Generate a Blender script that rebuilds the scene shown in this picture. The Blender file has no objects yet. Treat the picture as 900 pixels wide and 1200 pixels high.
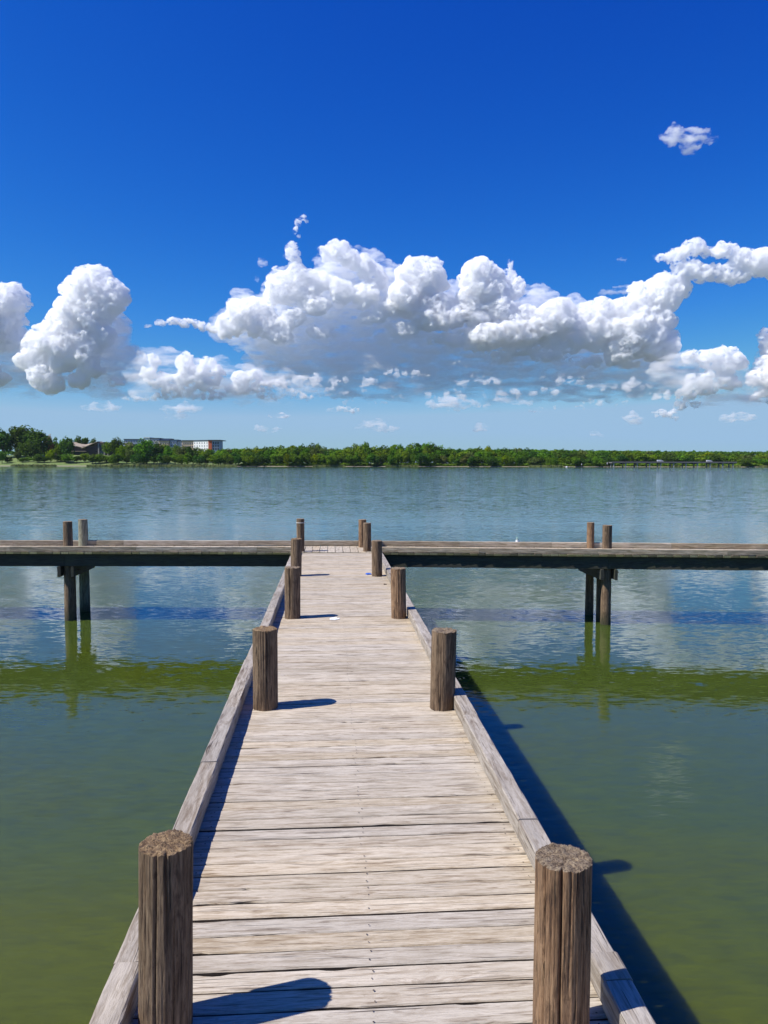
import bpy, bmesh, math, random
import numpy as np
from mathutils import Vector, Matrix, noise as mn

random.seed(7)
rng = np.random.default_rng(7)
sc = bpy.context.scene
col = sc.collection
R = math.radians

# ------------------------------------------------------------------ camera
CH = 2.97                       # eye height above the water
F = 905.0                       # focal length in photo pixels (900 x 1200)
PITCH = math.atan(57 / F)
cp, sp = math.cos(PITCH), math.sin(PITCH)
DECK = 1.32                     # deck level above the water


def at(x, y, z):
    """real point on the level z that is seen at photo pixel x, y (used to measure the place)"""
    u = (x - 450) / F; v = (y - 600) / F
    t = (z - CH) / (-sp - v * cp)
    return Vector((u * t, (cp - v * sp) * t, z))


def up(x, y, Y):
    """real point at distance Y that is seen at photo pixel x, y"""
    u = (x - 450) / F; v = (y - 600) / F
    t = Y / (cp - v * sp)
    return Vector((u * t, Y, CH + (-sp - v * cp) * t))


cd = bpy.data.cameras.new('camera')
cam = bpy.data.objects.new('camera', cd)
col.objects.link(cam)
cam.location = (0, 0, CH)
cam.rotation_euler = (Matrix.Rotation(math.pi / 2 - PITCH, 4, 'X') @ Matrix.Rotation(R(0.08), 4, 'Z')).to_euler()
cd.sensor_fit = 'VERTICAL'
cd.sensor_height = 36
cd.lens = 36 * F / 1200
cd.clip_start = 0.05
cd.clip_end = 80000
sc.camera = cam

# ------------------------------------------------------------------ light
SUN_EL, SUN_AZ = 52.6, 17.0     # azimuth: degrees behind the left-hand side
ts = Vector((-math.cos(R(SUN_AZ)) * math.cos(R(SUN_EL)), -math.sin(R(SUN_AZ)) * math.cos(R(SUN_EL)), math.sin(R(SUN_EL))))
ld = bpy.data.lights.new('sun', 'SUN')
ld.energy = 5.0
ld.angle = R(0.53)
ld.color = (1.0, 0.965, 0.915)
sun = bpy.data.objects.new('sun', ld)
col.objects.link(sun)
sun.location = ts * 50
sun.rotation_euler = ts.to_track_quat('Z', 'Y').to_euler()

world = bpy.data.worlds.new('World')
sc.world = world
world.use_nodes = True


class NT:
    """tiny node-tree helper"""
    def __init__(s, tree): s.t = tree
    def n(s, typ, inp=None, **kw):
        nd = s.t.nodes.new(typ)
        for k, v in kw.items(): setattr(nd, k, v)
        for k, v in (inp or {}).items():
            if isinstance(v, bpy.types.NodeSocket): s.t.links.new(v, nd.inputs[k])
            else: nd.inputs[k].default_value = v
        return nd
    def math(s, op, a, b=None, c=None, clamp=False):
        i = {0: a}
        if b is not None: i[1] = b
        if c is not None: i[2] = c
        return s.n('ShaderNodeMath', i, operation=op, use_clamp=clamp).outputs[0]
    def mix(s, f, a, b, mode='MIX'):
        nd = s.n('ShaderNodeMix', {'Factor': f, 'A': a, 'B': b} if False else None, data_type='RGBA', blend_type=mode)
        for k, v in ((0, f), (6, a), (7, b)):
            if isinstance(v, bpy.types.NodeSocket): s.t.links.new(v, nd.inputs[k])
            else: nd.inputs[k].default_value = v if k == 0 else ((*v, 1) if len(v) == 3 else v)
        return nd.outputs[2]
    def ramp(s, f, stops, interp='LINEAR'):
        nd = s.n('ShaderNodeValToRGB', {0: f})
        cr = nd.color_ramp; cr.interpolation = interp
        while len(cr.elements) < len(stops): cr.elements.new(0.5)
        for e, (p, c) in zip(cr.elements, stops):
            e.position = p
            e.color = (c, c, c, 1) if isinstance(c, (int, float)) else (*c, 1)
        return nd.outputs[0]
    def noise(s, vec, scale, detail=3, rough=0.55, dist=0.0, w=None, out=0):
        nd = s.n('ShaderNodeTexNoise', {'Vector': vec, 'Scale': scale, 'Detail': detail, 'Roughness': rough, 'Distortion': dist},
                 noise_dimensions='4D' if w is not None else '3D') if w is None else \
            s.n('ShaderNodeTexNoise', {}, noise_dimensions='4D')
        if w is not None:
            for k, v in (('Vector', vec), ('W', w), ('Scale', scale), ('Detail', detail), ('Roughness', rough), ('Distortion', dist)):
                if isinstance(v, bpy.types.NodeSocket): s.t.links.new(v, nd.inputs[k])
                else: nd.inputs[k].default_value = v
        return nd.outputs[out]
    def mapping(s, vec, scale=(1, 1, 1), rot=(0, 0, 0), loc=(0, 0, 0)):
        return s.n('ShaderNodeMapping', {'Vector': vec, 'Scale': scale, 'Rotation': rot, 'Location': loc}).outputs[0]


w = NT(world.node_tree)
bg = world.node_tree.nodes['Background']
sky = w.n('ShaderNodeTexSky', sky_type='NISHITA', sun_disc=False, sun_elevation=R(SUN_EL), sun_rotation=R(180 + 90 - SUN_AZ),
          ozone_density=4.0, air_density=1.0, dust_density=0.3)
sep = w.n('ShaderNodeSeparateColor', {0: sky.outputs[0]})
def chan(o, k, ref, p):          # contrast of one channel of the physical sky, as a polarised camera sees it
    return w.math('MULTIPLY', w.math('POWER', w.math('DIVIDE', o, ref), p), k)
lim = lambda v, m: w.math('MINIMUM', v, m)
comb = w.n('ShaderNodeCombineColor', {0: lim(chan(sep.outputs[0], 3.25, 4.36, 2.95), 3.2), 1: lim(chan(sep.outputs[1], 5.1, 5.63, 1.63), 5.1), 2: lim(chan(sep.outputs[2], 7.5, 5.87, 0.75), 7.3)})
world.node_tree.links.new(comb.outputs[0], bg.inputs[0])
bg.inputs[1].default_value = 0.085

sc.view_settings.view_transform = 'Standard'
sc.view_settings.look = 'None'
sc.view_settings.exposure = 0.25
sc.view_settings.gamma = 1
sc.render.engine = 'CYCLES'
sc.cycles.use_denoising = True
sc.cycles.max_bounces = 24
sc.cycles.volume_bounces = 24
sc.cycles.transparent_max_bounces = 24
sc.cycles.caustics_reflective = False
sc.cycles.caustics_refractive = False


# ------------------------------------------------------------------ object helpers
def tag(o, label=None, cat=None, group=None, kind=None):
    if label: o['label'] = label
    if cat: o['category'] = cat
    if group: o['group'] = group
    if kind: o['kind'] = kind
    return o


def empty(name, loc=(0, 0, 0), rz=0):
    o = bpy.data.objects.new(name, None)
    o.empty_display_size = 0.2
    o.location = loc; o.rotation_euler = (0, 0, rz)
    col.objects.link(o)
    return o


class MB:
    """collects faces and links them as one mesh object"""
    def __init__(s): s.v = []; s.f = []; s.m = []; s.uv = []; s.pid = []
    def add(s, verts, faces, uvs=None, pid=0.0, mi=0):
        b = len(s.v)
        s.v.extend(tuple(p) for p in verts)
        for k, f in enumerate(faces):
            s.f.append([b + i for i in f]); s.m.append(mi); s.pid.append(pid)
            s.uv.append([uvs[i] for i in f] if uvs else [(0, 0)] * len(f))
    def box(s, a, b, pid=0.0, mi=0, axis=0):
        x0, y0, z0 = a; x1, y1, z1 = b
        v = [(x0, y0, z0), (x1, y0, z0), (x1, y1, z0), (x0, y1, z0), (x0, y0, z1), (x1, y0, z1), (x1, y1, z1), (x0, y1, z1)]
        f = [(0, 3, 2, 1), (4, 5, 6, 7), (0, 1, 5, 4), (1, 2, 6, 5), (2, 3, 7, 6), (3, 0, 4, 7)]
        for q in f:
            oth = [i for i in (0, 1, 2) if i != axis]
            s.add([v[i] for i in q], [(0, 1, 2, 3)], [(v[i][axis], v[i][oth[0]] + v[i][oth[1]]) for i in q], pid, mi)
        return s
    def build(s, name, mats, parent=None, smooth=False):
        me = bpy.data.meshes.new(name)
        me.from_pydata(s.v, [], s.f)
        if not isinstance(mats, (list, tuple)): mats = [mats]
        for m in mats: me.materials.append(m)
        me.polygons.foreach_set('material_index', s.m)
        uvl = me.uv_layers.new(name='UVMap')
        uvl.data.foreach_set('uv', [c for f in s.uv for p in f for c in p])
        at_ = me.attributes.new('pid', 'FLOAT', 'FACE')
        at_.data.foreach_set('value', s.pid)
        if smooth: me.polygons.foreach_set('use_smooth', [True] * len(s.f))
        me.update()
        return link(name, me, parent)


def link(name, me, parent=None):
    o = bpy.data.objects.new(name, me)
    col.objects.link(o)
    if parent: o.parent = parent
    return o


def new_mat(name):
    m = bpy.data.materials.new(name)
    m.use_nodes = True
    m.node_tree.nodes.clear()
    t = NT(m.node_tree)
    out = t.n('ShaderNodeOutputMaterial')
    return m, t, out


def principled(t, out, **kw):
    b = t.n('ShaderNodeBsdfPrincipled', {k.replace('_', ' '): v for k, v in kw.items()})
    t.t.links.new(b.outputs[0], out.inputs[0])
    return b


def plain(name, rgb, rough=0.8, var=0.25, scale=6.0, metal=0.0):
    m, t, out = new_mat(name)
    tc = t.n('ShaderNodeTexCoord').outputs['Object']
    n = t.noise(tc, scale, 4, 0.6)
    lo = tuple(c * (1 - var) for c in rgb); hi = tuple(min(1, c * (1 + var)) for c in rgb)
    c = t.ramp(n, [(0.3, lo), (0.7, hi)])
    principled(t, out, Base_Color=c, Roughness=rough, Metallic=metal)
    return m


# ------------------------------------------------------------------ materials
def wood_mat(name, light, mid, dark, bump=0.5, stain=0.5, gray=(0.3, 0.29, 0.28), green=0.0, lengthwise=(4.0, 60), pidvar=0.35, stains=None):
    m, t, out = new_mat(name)
    uv = t.n('ShaderNodeUVMap').outputs[0]
    pid = t.n('ShaderNodeAttribute', attribute_name='pid').outputs['Fac']
    wv = t.math('MULTIPLY', pid, 37.0)
    # knots: sparse cells; the grain bends round them
    vo = t.n('ShaderNodeTexVoronoi', {'Vector': t.mapping(uv, (2.1, 8.5, 1)), 'W': wv, 'Scale': 1.0, 'Randomness': 1.0}, voronoi_dimensions='4D', feature='F1')
    kd = vo.outputs['Distance']
    bend = t.ramp(kd, [(0.0, 1.0), (0.42, 0.0)], 'EASE')
    uvb = t.n('ShaderNodeVectorMath', {0: uv, 1: t.n('ShaderNodeCombineXYZ', {0: 0.0, 1: t.math('MULTIPLY', bend, 0.03), 2: 0.0}).outputs[0]}, operation='ADD').outputs[0]
    g1 = t.noise(t.mapping(uvb, (lengthwise[0], lengthwise[1], 1)), 1.0, 7, 0.68, 0.7, w=wv)       # broad grain streaks
    g2 = t.noise(t.mapping(uvb, (lengthwise[0] * 4, lengthwise[1] * 5.0, 1)), 1.0, 4, 0.7, 0.4, w=wv)   # fine fibres
    st = t.noise(t.mapping(uv, (1.6, 11, 1)), 1.0, 5, 0.6, 0.8, w=wv)
    st2 = t.noise(t.mapping(uvb, (9.0, 40, 1)), 1.0, 5, 0.65, 1.5, w=wv)
    c = t.ramp(g1, [(0.34, dark), (0.43, mid), (0.53, light), (0.75, tuple(min(0.92, x * 1.2) for x in light))])
    c = t.mix(t.ramp(g2, [(0.38, 0.75), (0.5, 0.0)]), c, mid)
    ring = t.math('SINE', t.math('MULTIPLY_ADD', kd, 75.0, t.math('MULTIPLY', g2, 5.0)))
    kmask = t.ramp(kd, [(0.05, 1.0), (0.24, 0.0)])
    kcol = t.mix(t.ramp(ring, [(0.3, 0.0), (0.9, 1.0)]), t.mix(0.5, dark, mid), light)
    c = t.mix(t.math('MULTIPLY', kmask, 0.7), c, kcol)
    c = t.mix(t.ramp(kd, [(0.025, 0.9), (0.05, 0.0)]), c, dark)
    c = t.mix(t.math('MULTIPLY', t.ramp(st, [(0.46, 0.0), (0.64, 1.0)]), stain), c, gray)
    c = t.mix(t.math('MULTIPLY', t.ramp(st2, [(0.60, 0.0), (0.68, 1.0)]), 0.7), c, t.mix(0.3, mid, dark))
    c = t.mix(t.math('MULTIPLY', t.ramp(st2, [(0.30, 1.0), (0.38, 0.0)]), 0.6), c, tuple(min(0.9, x * 1.25) for x in light))
    # thin dark checks running with the grain
    ck = t.noise(t.mapping(uvb, (2.6, 170, 1)), 1.0, 2, 0.55, 0.3, w=t.math('ADD', wv, 5.0))
    ckm = t.ramp(ck, [(0.325, 1.0), (0.36, 0.0)])
    c = t.mix(t.math('MULTIPLY', ckm, 0.85), c, tuple(x * 0.4 for x in dark))
    if stains:                    # damp, lichen-brown stains that spread over several boards
        pos = t.n('ShaderNodeNewGeometry').outputs['Position']
        sn = t.noise(t.mapping(pos, (1.1, 2.6, 1), (0, 0, 0.07)), 1.0, 5, 0.62, 0.5)
        sm_ = t.math('MULTIPLY', t.ramp(sn, [(0.50, 0.0), (0.66, 1.0)]), t.ramp(g1, [(0.40, 1.0), (0.62, 0.35)]))
        c = t.mix(t.math('MULTIPLY', sm_, 0.45), c, stains)
    if green:
        gn = t.noise(t.mapping(uv, (3, 12, 1)), 1.0, 4, 0.6, 0.5, w=t.math('ADD', wv, 9.0))
        c = t.mix(t.math('MULTIPLY', t.ramp(gn, [(0.45, 0.0), (0.62, 1.0)]), green), c, (0.10, 0.11, 0.03))
    # per-board tone
    h = t.n('ShaderNodeTexWhiteNoise', {'W': pid}, noise_dimensions='1D').outputs['Value']
    tone = t.math('MULTIPLY_ADD', h, pidvar, 1.0 - pidvar * 0.62)
    hs = t.n('ShaderNodeHueSaturation', {'Hue': 0.5, 'Saturation': t.math('MULTIPLY_ADD', t.math('FRACT', t.math('MULTIPLY', h, 7.3)), 0.3, 0.85), 'Value': tone, 'Color': c})
    hgt = t.math('ADD', t.math('MULTIPLY', g1, 0.7), t.math('ADD', t.math('MULTIPLY', g2, 0.55), t.math('MULTIPLY', ckm, -1.0)))
    bp = t.n('ShaderNodeBump', {'Strength': bump, 'Distance': 0.005, 'Height': hgt})
    principled(t, out, Base_Color=hs.outputs[0], Roughness=0.85, Normal=bp.outputs[0])
    return m


M = {}
M['deck'] = wood_mat('weathered_deck_wood', (0.56, 0.48, 0.37), (0.40, 0.32, 0.225), (0.15, 0.10, 0.06), stain=0.35, gray=(0.40, 0.34, 0.25), lengthwise=(6.0, 62), bump=0.7, pidvar=0.18, stains=(0.27, 0.20, 0.125))
M['curb'] = wood_mat('weathered_curb_wood', (0.43, 0.375, 0.31), (0.28, 0.23, 0.175), (0.13, 0.085, 0.055), stain=0.45, gray=(0.30, 0.265, 0.22), lengthwise=(4.5, 40), bump=0.9, pidvar=0.25, stains=(0.20, 0.15, 0.10))
M['pier_curb'] = wood_mat('mossy_curb_wood', (0.52, 0.43, 0.32), (0.34, 0.255, 0.17), (0.12, 0.08, 0.05), stain=0.5, gray=(0.2, 0.18, 0.14), green=0.25, bump=0.8, pidvar=0.5)
M['mossy_end'] = wood_mat('mossy_board_ends', (0.30, 0.27, 0.16), (0.2, 0.19, 0.07), (0.06, 0.05, 0.02), stain=0.6, gray=(0.13, 0.14, 0.04), green=0.7, bump=0.8, pidvar=0.9)
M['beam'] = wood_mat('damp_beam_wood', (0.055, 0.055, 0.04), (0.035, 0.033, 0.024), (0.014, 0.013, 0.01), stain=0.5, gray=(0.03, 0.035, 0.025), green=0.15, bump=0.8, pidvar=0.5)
M['edge'] = wood_mat('dark_board_edges', (0.11, 0.08, 0.055), (0.06, 0.042, 0.03), (0.025, 0.017, 0.012), stain=0.3, gray=(0.05, 0.045, 0.03), bump=0.5)
M['nail'] = plain('rusty_nail', (0.06, 0.045, 0.04), 0.7, 0.3)
M['bolt'] = plain('rusty_bolt', (0.09, 0.055, 0.035), 0.6, 0.4, 60, 0.4)


def post_mat(name, light, mid, dark, wet=True):
    m, t, out = new_mat(name)
    uv = t.n('ShaderNodeUVMap').outputs[0]
    ob = t.n('ShaderNodeTexCoord').outputs['Object']
    oi = t.n('ShaderNodeAttribute', attribute_name='pid').outputs['Fac']
    wv = t.math('MULTIPLY', oi, 31.0)
    g1 = t.noise(t.mapping(uv, (60, 3.6, 1)), 1.0, 7, 0.72, 0.7, w=wv)
    g2 = t.noise(t.mapping(uv, (240, 14, 1)), 1.0, 4, 0.7, 0.4, w=wv)
    pt = t.noise(t.mapping(uv, (11, 3.6, 1)), 1.0, 5, 0.65, 0.5, w=wv)
    bl = t.noise(t.mapping(uv, (26, 9, 1)), 1.0, 5, 0.65, 0.8, w=t.math('ADD', wv, 7.0))
    c = t.ramp(g1, [(0.37, dark), (0.46, mid), (0.58, light)])
    c = t.mix(t.ramp(pt, [(0.42, 0.0), (0.60, 0.7)]), c, t.mix(t.ramp(g2, [(0.4, 0.0), (0.6, 1.0)]), mid, tuple(a * b for a, b in zip(light, (1.05, 1.12, 1.15)))))
    c = t.mix(t.ramp(bl, [(0.54, 0.0), (0.64, 0.75)]), c, t.mix(0.5, dark, mid))
    c = t.mix(t.ramp(g2, [(0.36, 0.6), (0.46, 0.0)]), c, dark)
    ck = t.noise(t.mapping(uv, (120, 3.4, 1)), 1.0, 3, 0.6, 0.6, w=t.math('ADD', wv, 3.0))
    ckm = t.ramp(ck, [(0.36, 1.0), (0.40, 0.0)])
    c = t.mix(t.math('MULTIPLY', ckm, 0.92), c, tuple(x * 0.22 for x in dark))
    # green-black tide band near the water
    z = t.n('ShaderNodeSeparateXYZ', {0: t.n('ShaderNodeNewGeometry').outputs['Position']}).outputs[2]
    tide = t.ramp(t.math('ADD', z, t.math('MULTIPLY', pt, 0.3)), [(0.15, 1.0), (0.45, 0.0)])
    c = t.mix(tide, c, (0.05, 0.05, 0.022))
    hgt = t.math('ADD', t.math('MULTIPLY', g1, 1.0), t.math('ADD', t.math('MULTIPLY', g2, 0.5), t.math('MULTIPLY', ckm, -1.2)))
    bp = t.n('ShaderNodeBump', {'Strength': 1.0, 'Distance': 0.009, 'Height': hgt})
    principled(t, out, Base_Color=c, Roughness=0.88, Normal=bp.outputs[0])
    return m


M['post'] = post_mat('weathered_post_wood', (0.275, 0.185, 0.11), (0.135, 0.083, 0.045), (0.045, 0.026, 0.016))
M['post_brown'] = post_mat('brown_post_wood', (0.36, 0.22, 0.12), (0.19, 0.105, 0.052), (0.05, 0.026, 0.014))
M['post_gray'] = post_mat('grey_green_post_wood', (0.38, 0.37, 0.26), (0.22, 0.20, 0.13), (0.07, 0.06, 0.04))


def end_grain(name, light, mid, dark):
    m, t, out = new_mat(name)
    ob = t.n('ShaderNodeTexCoord').outputs['Object']
    xy = t.n('ShaderNodeVectorMath', {0: ob, 1: (1, 1, 0)}, operation='MULTIPLY').outputs[0]
    r = t.n('ShaderNodeVectorMath', {0: xy}, operation='LENGTH').outputs['Value']
    n = t.noise(ob, 42, 6, 0.75)
    n2 = t.noise(ob, 190, 4, 0.7)
    vr = t.n('ShaderNodeTexVoronoi', {'Vector': ob, 'Scale': 95.0, 'Randomness': 1.0}, feature='DISTANCE_TO_EDGE').outputs['Distance']
    ring = t.math('SINE', t.math('MULTIPLY_ADD', r, 900.0, t.math('MULTIPLY', n, 14.0)))
    c = t.ramp(n, [(0.36, dark), (0.47, mid), (0.60, light)])
    c = t.mix(t.ramp(ring, [(0.0, 0.0), (1.0, 0.35)]), c, mid)
    c = t.mix(t.ramp(n2, [(0.40, 0.85), (0.5, 0.0)]), c, dark)
    c = t.mix(t.ramp(vr, [(0.01, 0.45), (0.06, 0.0)]), c, dark)
    bp = t.n('ShaderNodeBump', {'Strength': 1.0, 'Distance': 0.012, 'Height': t.math('ADD', n2, t.math('ADD', n, t.ramp(vr, [(0.0, 0.0), (0.15, 0.15)])))})
    principled(t, out, Base_Color=c, Roughness=0.9, Normal=bp.outputs[0])
    return m


M['end'] = end_grain('post_end_grain', (0.52, 0.355, 0.185), (0.34, 0.215, 0.105), (0.08, 0.045, 0.025))
M['end_gray'] = end_grain('post_end_grain_grey', (0.50, 0.385, 0.25), (0.34, 0.245, 0.15), (0.08, 0.05, 0.032))


# ------------------------------------------------------------------ water
RIP1, RIP2, SWELL, CHOP = 0.09, 0.17, 0.03, 0.40


def water_mat():
    m, t, out = new_mat('lake_water')
    pos = t.n('ShaderNodeNewGeometry').outputs['Position']
    xyz = t.n('ShaderNodeSeparateXYZ', {0: pos})
    # wind: calm close to the dock, ruffled farther out, in long lanes
    lane = t.noise(t.mapping(pos, (0.006, 0.035, 1)), 1.0, 3, 0.5, 0.4)
    far = t.n('ShaderNodeMapRange', {0: xyz.outputs[1], 1: 30.0, 2: 58.0, 3: 0.0, 4: 1.0}, interpolation_type='SMOOTHSTEP').outputs[0]
    wind = t.math('MULTIPLY', far, t.ramp(lane, [(0.35, 0.45), (0.6, 1.0)]))
    patch = t.noise(t.mapping(pos, (0.16, 0.42, 1), (0, 0, 0.3)), 1.0, 3, 0.5, 0.5)
    near_amp = t.ramp(patch, [(0.34, 0.55), (0.64, 1.0)])
    nz = lambda sc_, rot, det, ro, di: t.noise(t.mapping(pos, sc_, (0, 0, R(rot))), 1.0, det, ro, di, out=1)
    slope = None
    def addslope(colr, amp, fac=None):
        nonlocal slope
        v = t.n('ShaderNodeVectorMath', {0: colr, 1: (0.5, 0.5, 0.5)}, operation='SUBTRACT').outputs[0]
        v = t.n('ShaderNodeVectorMath', {0: v, 1: (amp * 0.6, amp, 0.0)}, operation='MULTIPLY').outputs[0]
        if fac is not None:
            nd = t.n('ShaderNodeVectorMath', {0: v, 3: fac} if False else {0: v}, operation='SCALE')
            t.t.links.new(fac, nd.inputs['Scale']); v = nd.outputs[0]
        slope = v if slope is None else t.n('ShaderNodeVectorMath', {0: slope, 1: v}, operation='ADD').outputs[0]
    addslope(nz((3.6, 8.5, 1), -26, 3, 0.5, 0.3), RIP1, near_amp)        # ripples 0.2 - 0.5 m
    addslope(nz((5.5, 25.0, 1), -34, 3, 0.6, 0.25), RIP2, near_amp)
    addslope(nz((0.5, 1.2, 1), -12, 2, 0.5, 0.3), SWELL)                 # slow swell
    addslope(nz((1.1, 2.8, 1), 8, 5, 0.7, 0.4), CHOP, wind)              # wind chop
    addslope(nz((4.5, 11.0, 1), -15, 4, 0.7, 0.4), CHOP * 0.8, wind)
    nn = t.n('ShaderNodeVectorMath', {0: slope, 1: (0, 0, 1)}, operation='ADD').outputs[0]
    bp = t.n('ShaderNodeVectorMath', {0: nn}, operation='NORMALIZE')
    # murky body colour: algae-rich patches, and the reflected sky's teal mixed in farther out
    al = t.noise(t.mapping(pos, (0.11, 0.16, 1)), 1.0, 3, 0.5, 0.6)
    sky_teal_fade = t.n('ShaderNodeMapRange', {0: t.math('ADD', xyz.outputs[1], t.math('MULTIPLY', xyz.outputs[0], 0.35)), 1: 2.2, 2: 7.5, 3: 0.30, 4: -0.12}).outputs[0]   # olive close in; beyond, teal painted into the body stands for reflected sky
    body = t.mix(t.ramp(t.math('ADD', al, sky_teal_fade), [(0.40, 0.0), (0.66, 1.0)]), (0.053, 0.078, 0.012), (0.070, 0.082, 0.001))
    n3_ = t.n('ShaderNodeVectorMath', {0: t.n('ShaderNodeVectorMath', {0: slope, 1: (12.0, 12.0, 12.0)}, operation='MULTIPLY').outputs[0], 1: (0, 0, 1)}, operation='ADD').outputs[0]
    bn = t.n('ShaderNodeVectorMath', {0: n3_}, operation='NORMALIZE').outputs[0]
    df = t.n('ShaderNodeSubsurfaceScattering', {'Color': body, 'Scale': 0.24, 'Radius': (1.0, 1.0, 0.6), 'Normal': bn}, falloff='BURLEY')
    gl = t.n('ShaderNodeBsdfGlossy', {'Color': (0.85, 0.93, 1.0, 1), 'Roughness': 0.03, 'Normal': bp.outputs[0]})
    dd = t.n('ShaderNodeBsdfDiffuse', {'Color': body, 'Normal': bn})
    df = t.n('ShaderNodeMixShader', {0: 0.45, 1: df.outputs[0], 2: dd.outputs[0]})
    fr = t.n('ShaderNodeFresnel', {'IOR': 1.55, 'Normal': bp.outputs[0]})
    mx = t.n('ShaderNodeMixShader', {0: fr.outputs[0], 1: df.outputs[0], 2: gl.outputs[0]})
    t.t.links.new(mx.outputs[0], out.inputs[0])
    return m


M['water'] = water_mat()
wm = MB()
wm.add([(-30000, -4000, 0), (30000, -4000, 0), (30000, 40000, 0), (-30000, 40000, 0)], [(0, 1, 2, 3)])
tag(wm.build('lake_water', M['water']), kind='structure')

# ------------------------------------------------------------------ dock geometry
DIR = Vector((-0.0693, 1, 0)).normalized()      # the way the dock walkway runs
DANG = math.atan2(0.0693, 1)
X0 = 0.1135                                     # its centre line crosses Y = 0 here
HW = 0.792                                      # half width


def plank(mb, L, W, T, org, ux, uy, pid, seg=36, chips=2, zt=0.0, curve=0.002, endmi=0):
    """one board: length L along ux, width W along uy, worn edges, slight cup; org = start corner, top level"""
    ux = Vector(ux); uy = Vector(uy)
    r = random.Random(int(pid * 1e6) & 0xffffff)
    prof = [(0.0, -T), (0.0, -0.005), (0.004, 0.0), (0.33, 0.0), (0.66, 0.0), (-0.004, 0.0), (0.0, -0.005), (0.0, -T)]
    off = [(r.random() * 50, r.random() * 50) for _ in range(3)]
    chip = [(r.random() * L, r.uniform(0.02, 0.09), r.uniform(0.003, 0.011), r.choice((0, 1))) for _ in range(chips if r.random() < 0.7 else 0)]
    tilt = r.uniform(-0.0015, 0.0015); dz = r.uniform(-0.0014, 0.0014) + zt
    bow = r.uniform(-curve, curve)
    vs = []; uvs = []
    for i in range(seg + 1):
        s = L * i / seg
        e0 = mn.noise(Vector((s * 6, off[0][0], 0))) * 0.0022 + mn.noise(Vector((s * 26, off[0][1], 0))) * 0.0012
        e1 = mn.noise(Vector((s * 6, off[1][0], 0))) * 0.0022 + mn.noise(Vector((s * 26, off[1][1], 0))) * 0.0012
        b = bow * math.sin(math.pi * i / seg)
        for c in chip:
            d = abs(s - c[0]) / c[1]
            if d < 1:
                k = c[2] * (1 - d * d)
                if c[3] == 0: e0 += k
                else: e1 -= k
        zz = mn.noise(Vector((s * 2.2, off[2][0], 0))) * 0.0016
        for j, (a, z) in enumerate(prof):
            if j < 3: y = a + e0
            elif j < 5: y = a * W
            else: y = W + a + e1
            top = z > -T * 0.9
            z2 = z + dz + (zz + tilt * (y / W - 0.5) * 2 - 0.0008 * (1 - (2 * y / W - 1) ** 2) if top else 0)
            p = Vector(org) + ux * s + uy * (y + b) + Vector((0, 0, z2))
            vs.append(p); uvs.append((s + off[0][0], y + z * 0.5 + off[0][1]))
    n = len(prof); fs = []
    for i in range(seg):
        for j in range(n - 1):
            a = i * n + j
            fs.append((a, a + n, a + n + 1, a + 1))
    side = [k for k in range(len(fs)) if (k % (n - 1)) in (0, n - 2)]
    top_ = [k for k in range(len(fs)) if (k % (n - 1)) not in (0, n - 2)]
    b0 = len(mb.v)
    mb.add(vs, [fs[k] for k in top_], uvs, pid)
    for k in side:
        mb.f.append([b0 + i for i in fs[k]]); mb.m.append(2); mb.pid.append(pid); mb.uv.append([uvs[i] for i in fs[k]])
    mb.add([vs[k] for k in range(n)], [tuple(range(n))], [(0.02 * k, 0.3 * k) for k in range(n)], pid, endmi)
    e = seg * n
    mb.add([vs[e + k] for k in range(n)], [tuple(reversed(range(n)))], [(0.02 * k, 0.3 * k) for k in range(n)], pid, endmi)
    return dz


def disc(mb, p, r, mi, n=6):
    a = random.random()
    vs = [(p[0] + r * math.cos(a + k * math.tau / n), p[1] + r * math.sin(a + k * math.tau / n), p[2]) for k in range(n)]
    mb.add(vs, [tuple(range(n))], [(0, 0)] * n, 0, mi)


def timber(mb, L, W, H, org, ux, uy, pid, seg=None, rough=0.0015, bev=0.006, mi=0):
    """squared timber: length along ux, width along uy, height H upward, worn arrises"""
    ux = Vector(ux).normalized(); uy = Vector(uy).normalized()
    seg = seg or max(4, int(L / 0.06))
    r = random.Random(int(pid * 1e6) & 0xffffff)
    q = [(0, 0), (W, 0), (W, H), (0, H)]
    prof = [(0, bev), (bev, 0), (W - bev, 0), (W, bev), (W, H * 0.5), (W, H - bev), (W - bev, H), (W * 0.66, H), (W * 0.33, H), (bev, H), (0, H - bev), (0, H * 0.5)]
    n = len(prof); o = r.random() * 90
    per = [0]
    for j in range(1, n + 1):
        a = prof[j - 1]; b = prof[j % n]
        per.append(per[-1] + math.hypot(a[0] - b[0], a[1] - b[1]))
    vs = []; uvs = []
    for i in range(seg + 1):
        s = L * i / seg
        for j in range(n + 1):
            y, z = prof[j % n]
            jj = j % n
            d = mn.noise(Vector((s * 7, jj * 3.1, o))) * rough + mn.noise(Vector((s * 31, jj * 3.1, o + 5))) * rough * 0.6
            y2 = y + d * (1 if y > W / 2 else -1); z2 = z + d * (1 if z > H / 2 else -1)
            vs.append(Vector(org) + ux * s + uy * y2 + Vector((0, 0, z2)))
            uvs.append((s + o, per[j] + o))
    fs = []
    m = n + 1
    for i in range(seg):
        for j in range(n):
            a = i * m + j
            fs.append((a, a + 1, a + m + 1, a + m))
    mb.add(vs, fs, uvs, pid, mi)
    mb.add([vs[k] for k in range(n)], [tuple(reversed(range(n)))], [(prof[k][0] * 0.1 + o, prof[k][1] + o) for k in range(n)], pid, mi)
    e = seg * m
    mb.add([vs[e + k] for k in range(n)], [tuple(range(n))], [(prof[k][0] * 0.1 + o, prof[k][1] + o) for k in range(n)], pid, mi)


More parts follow.
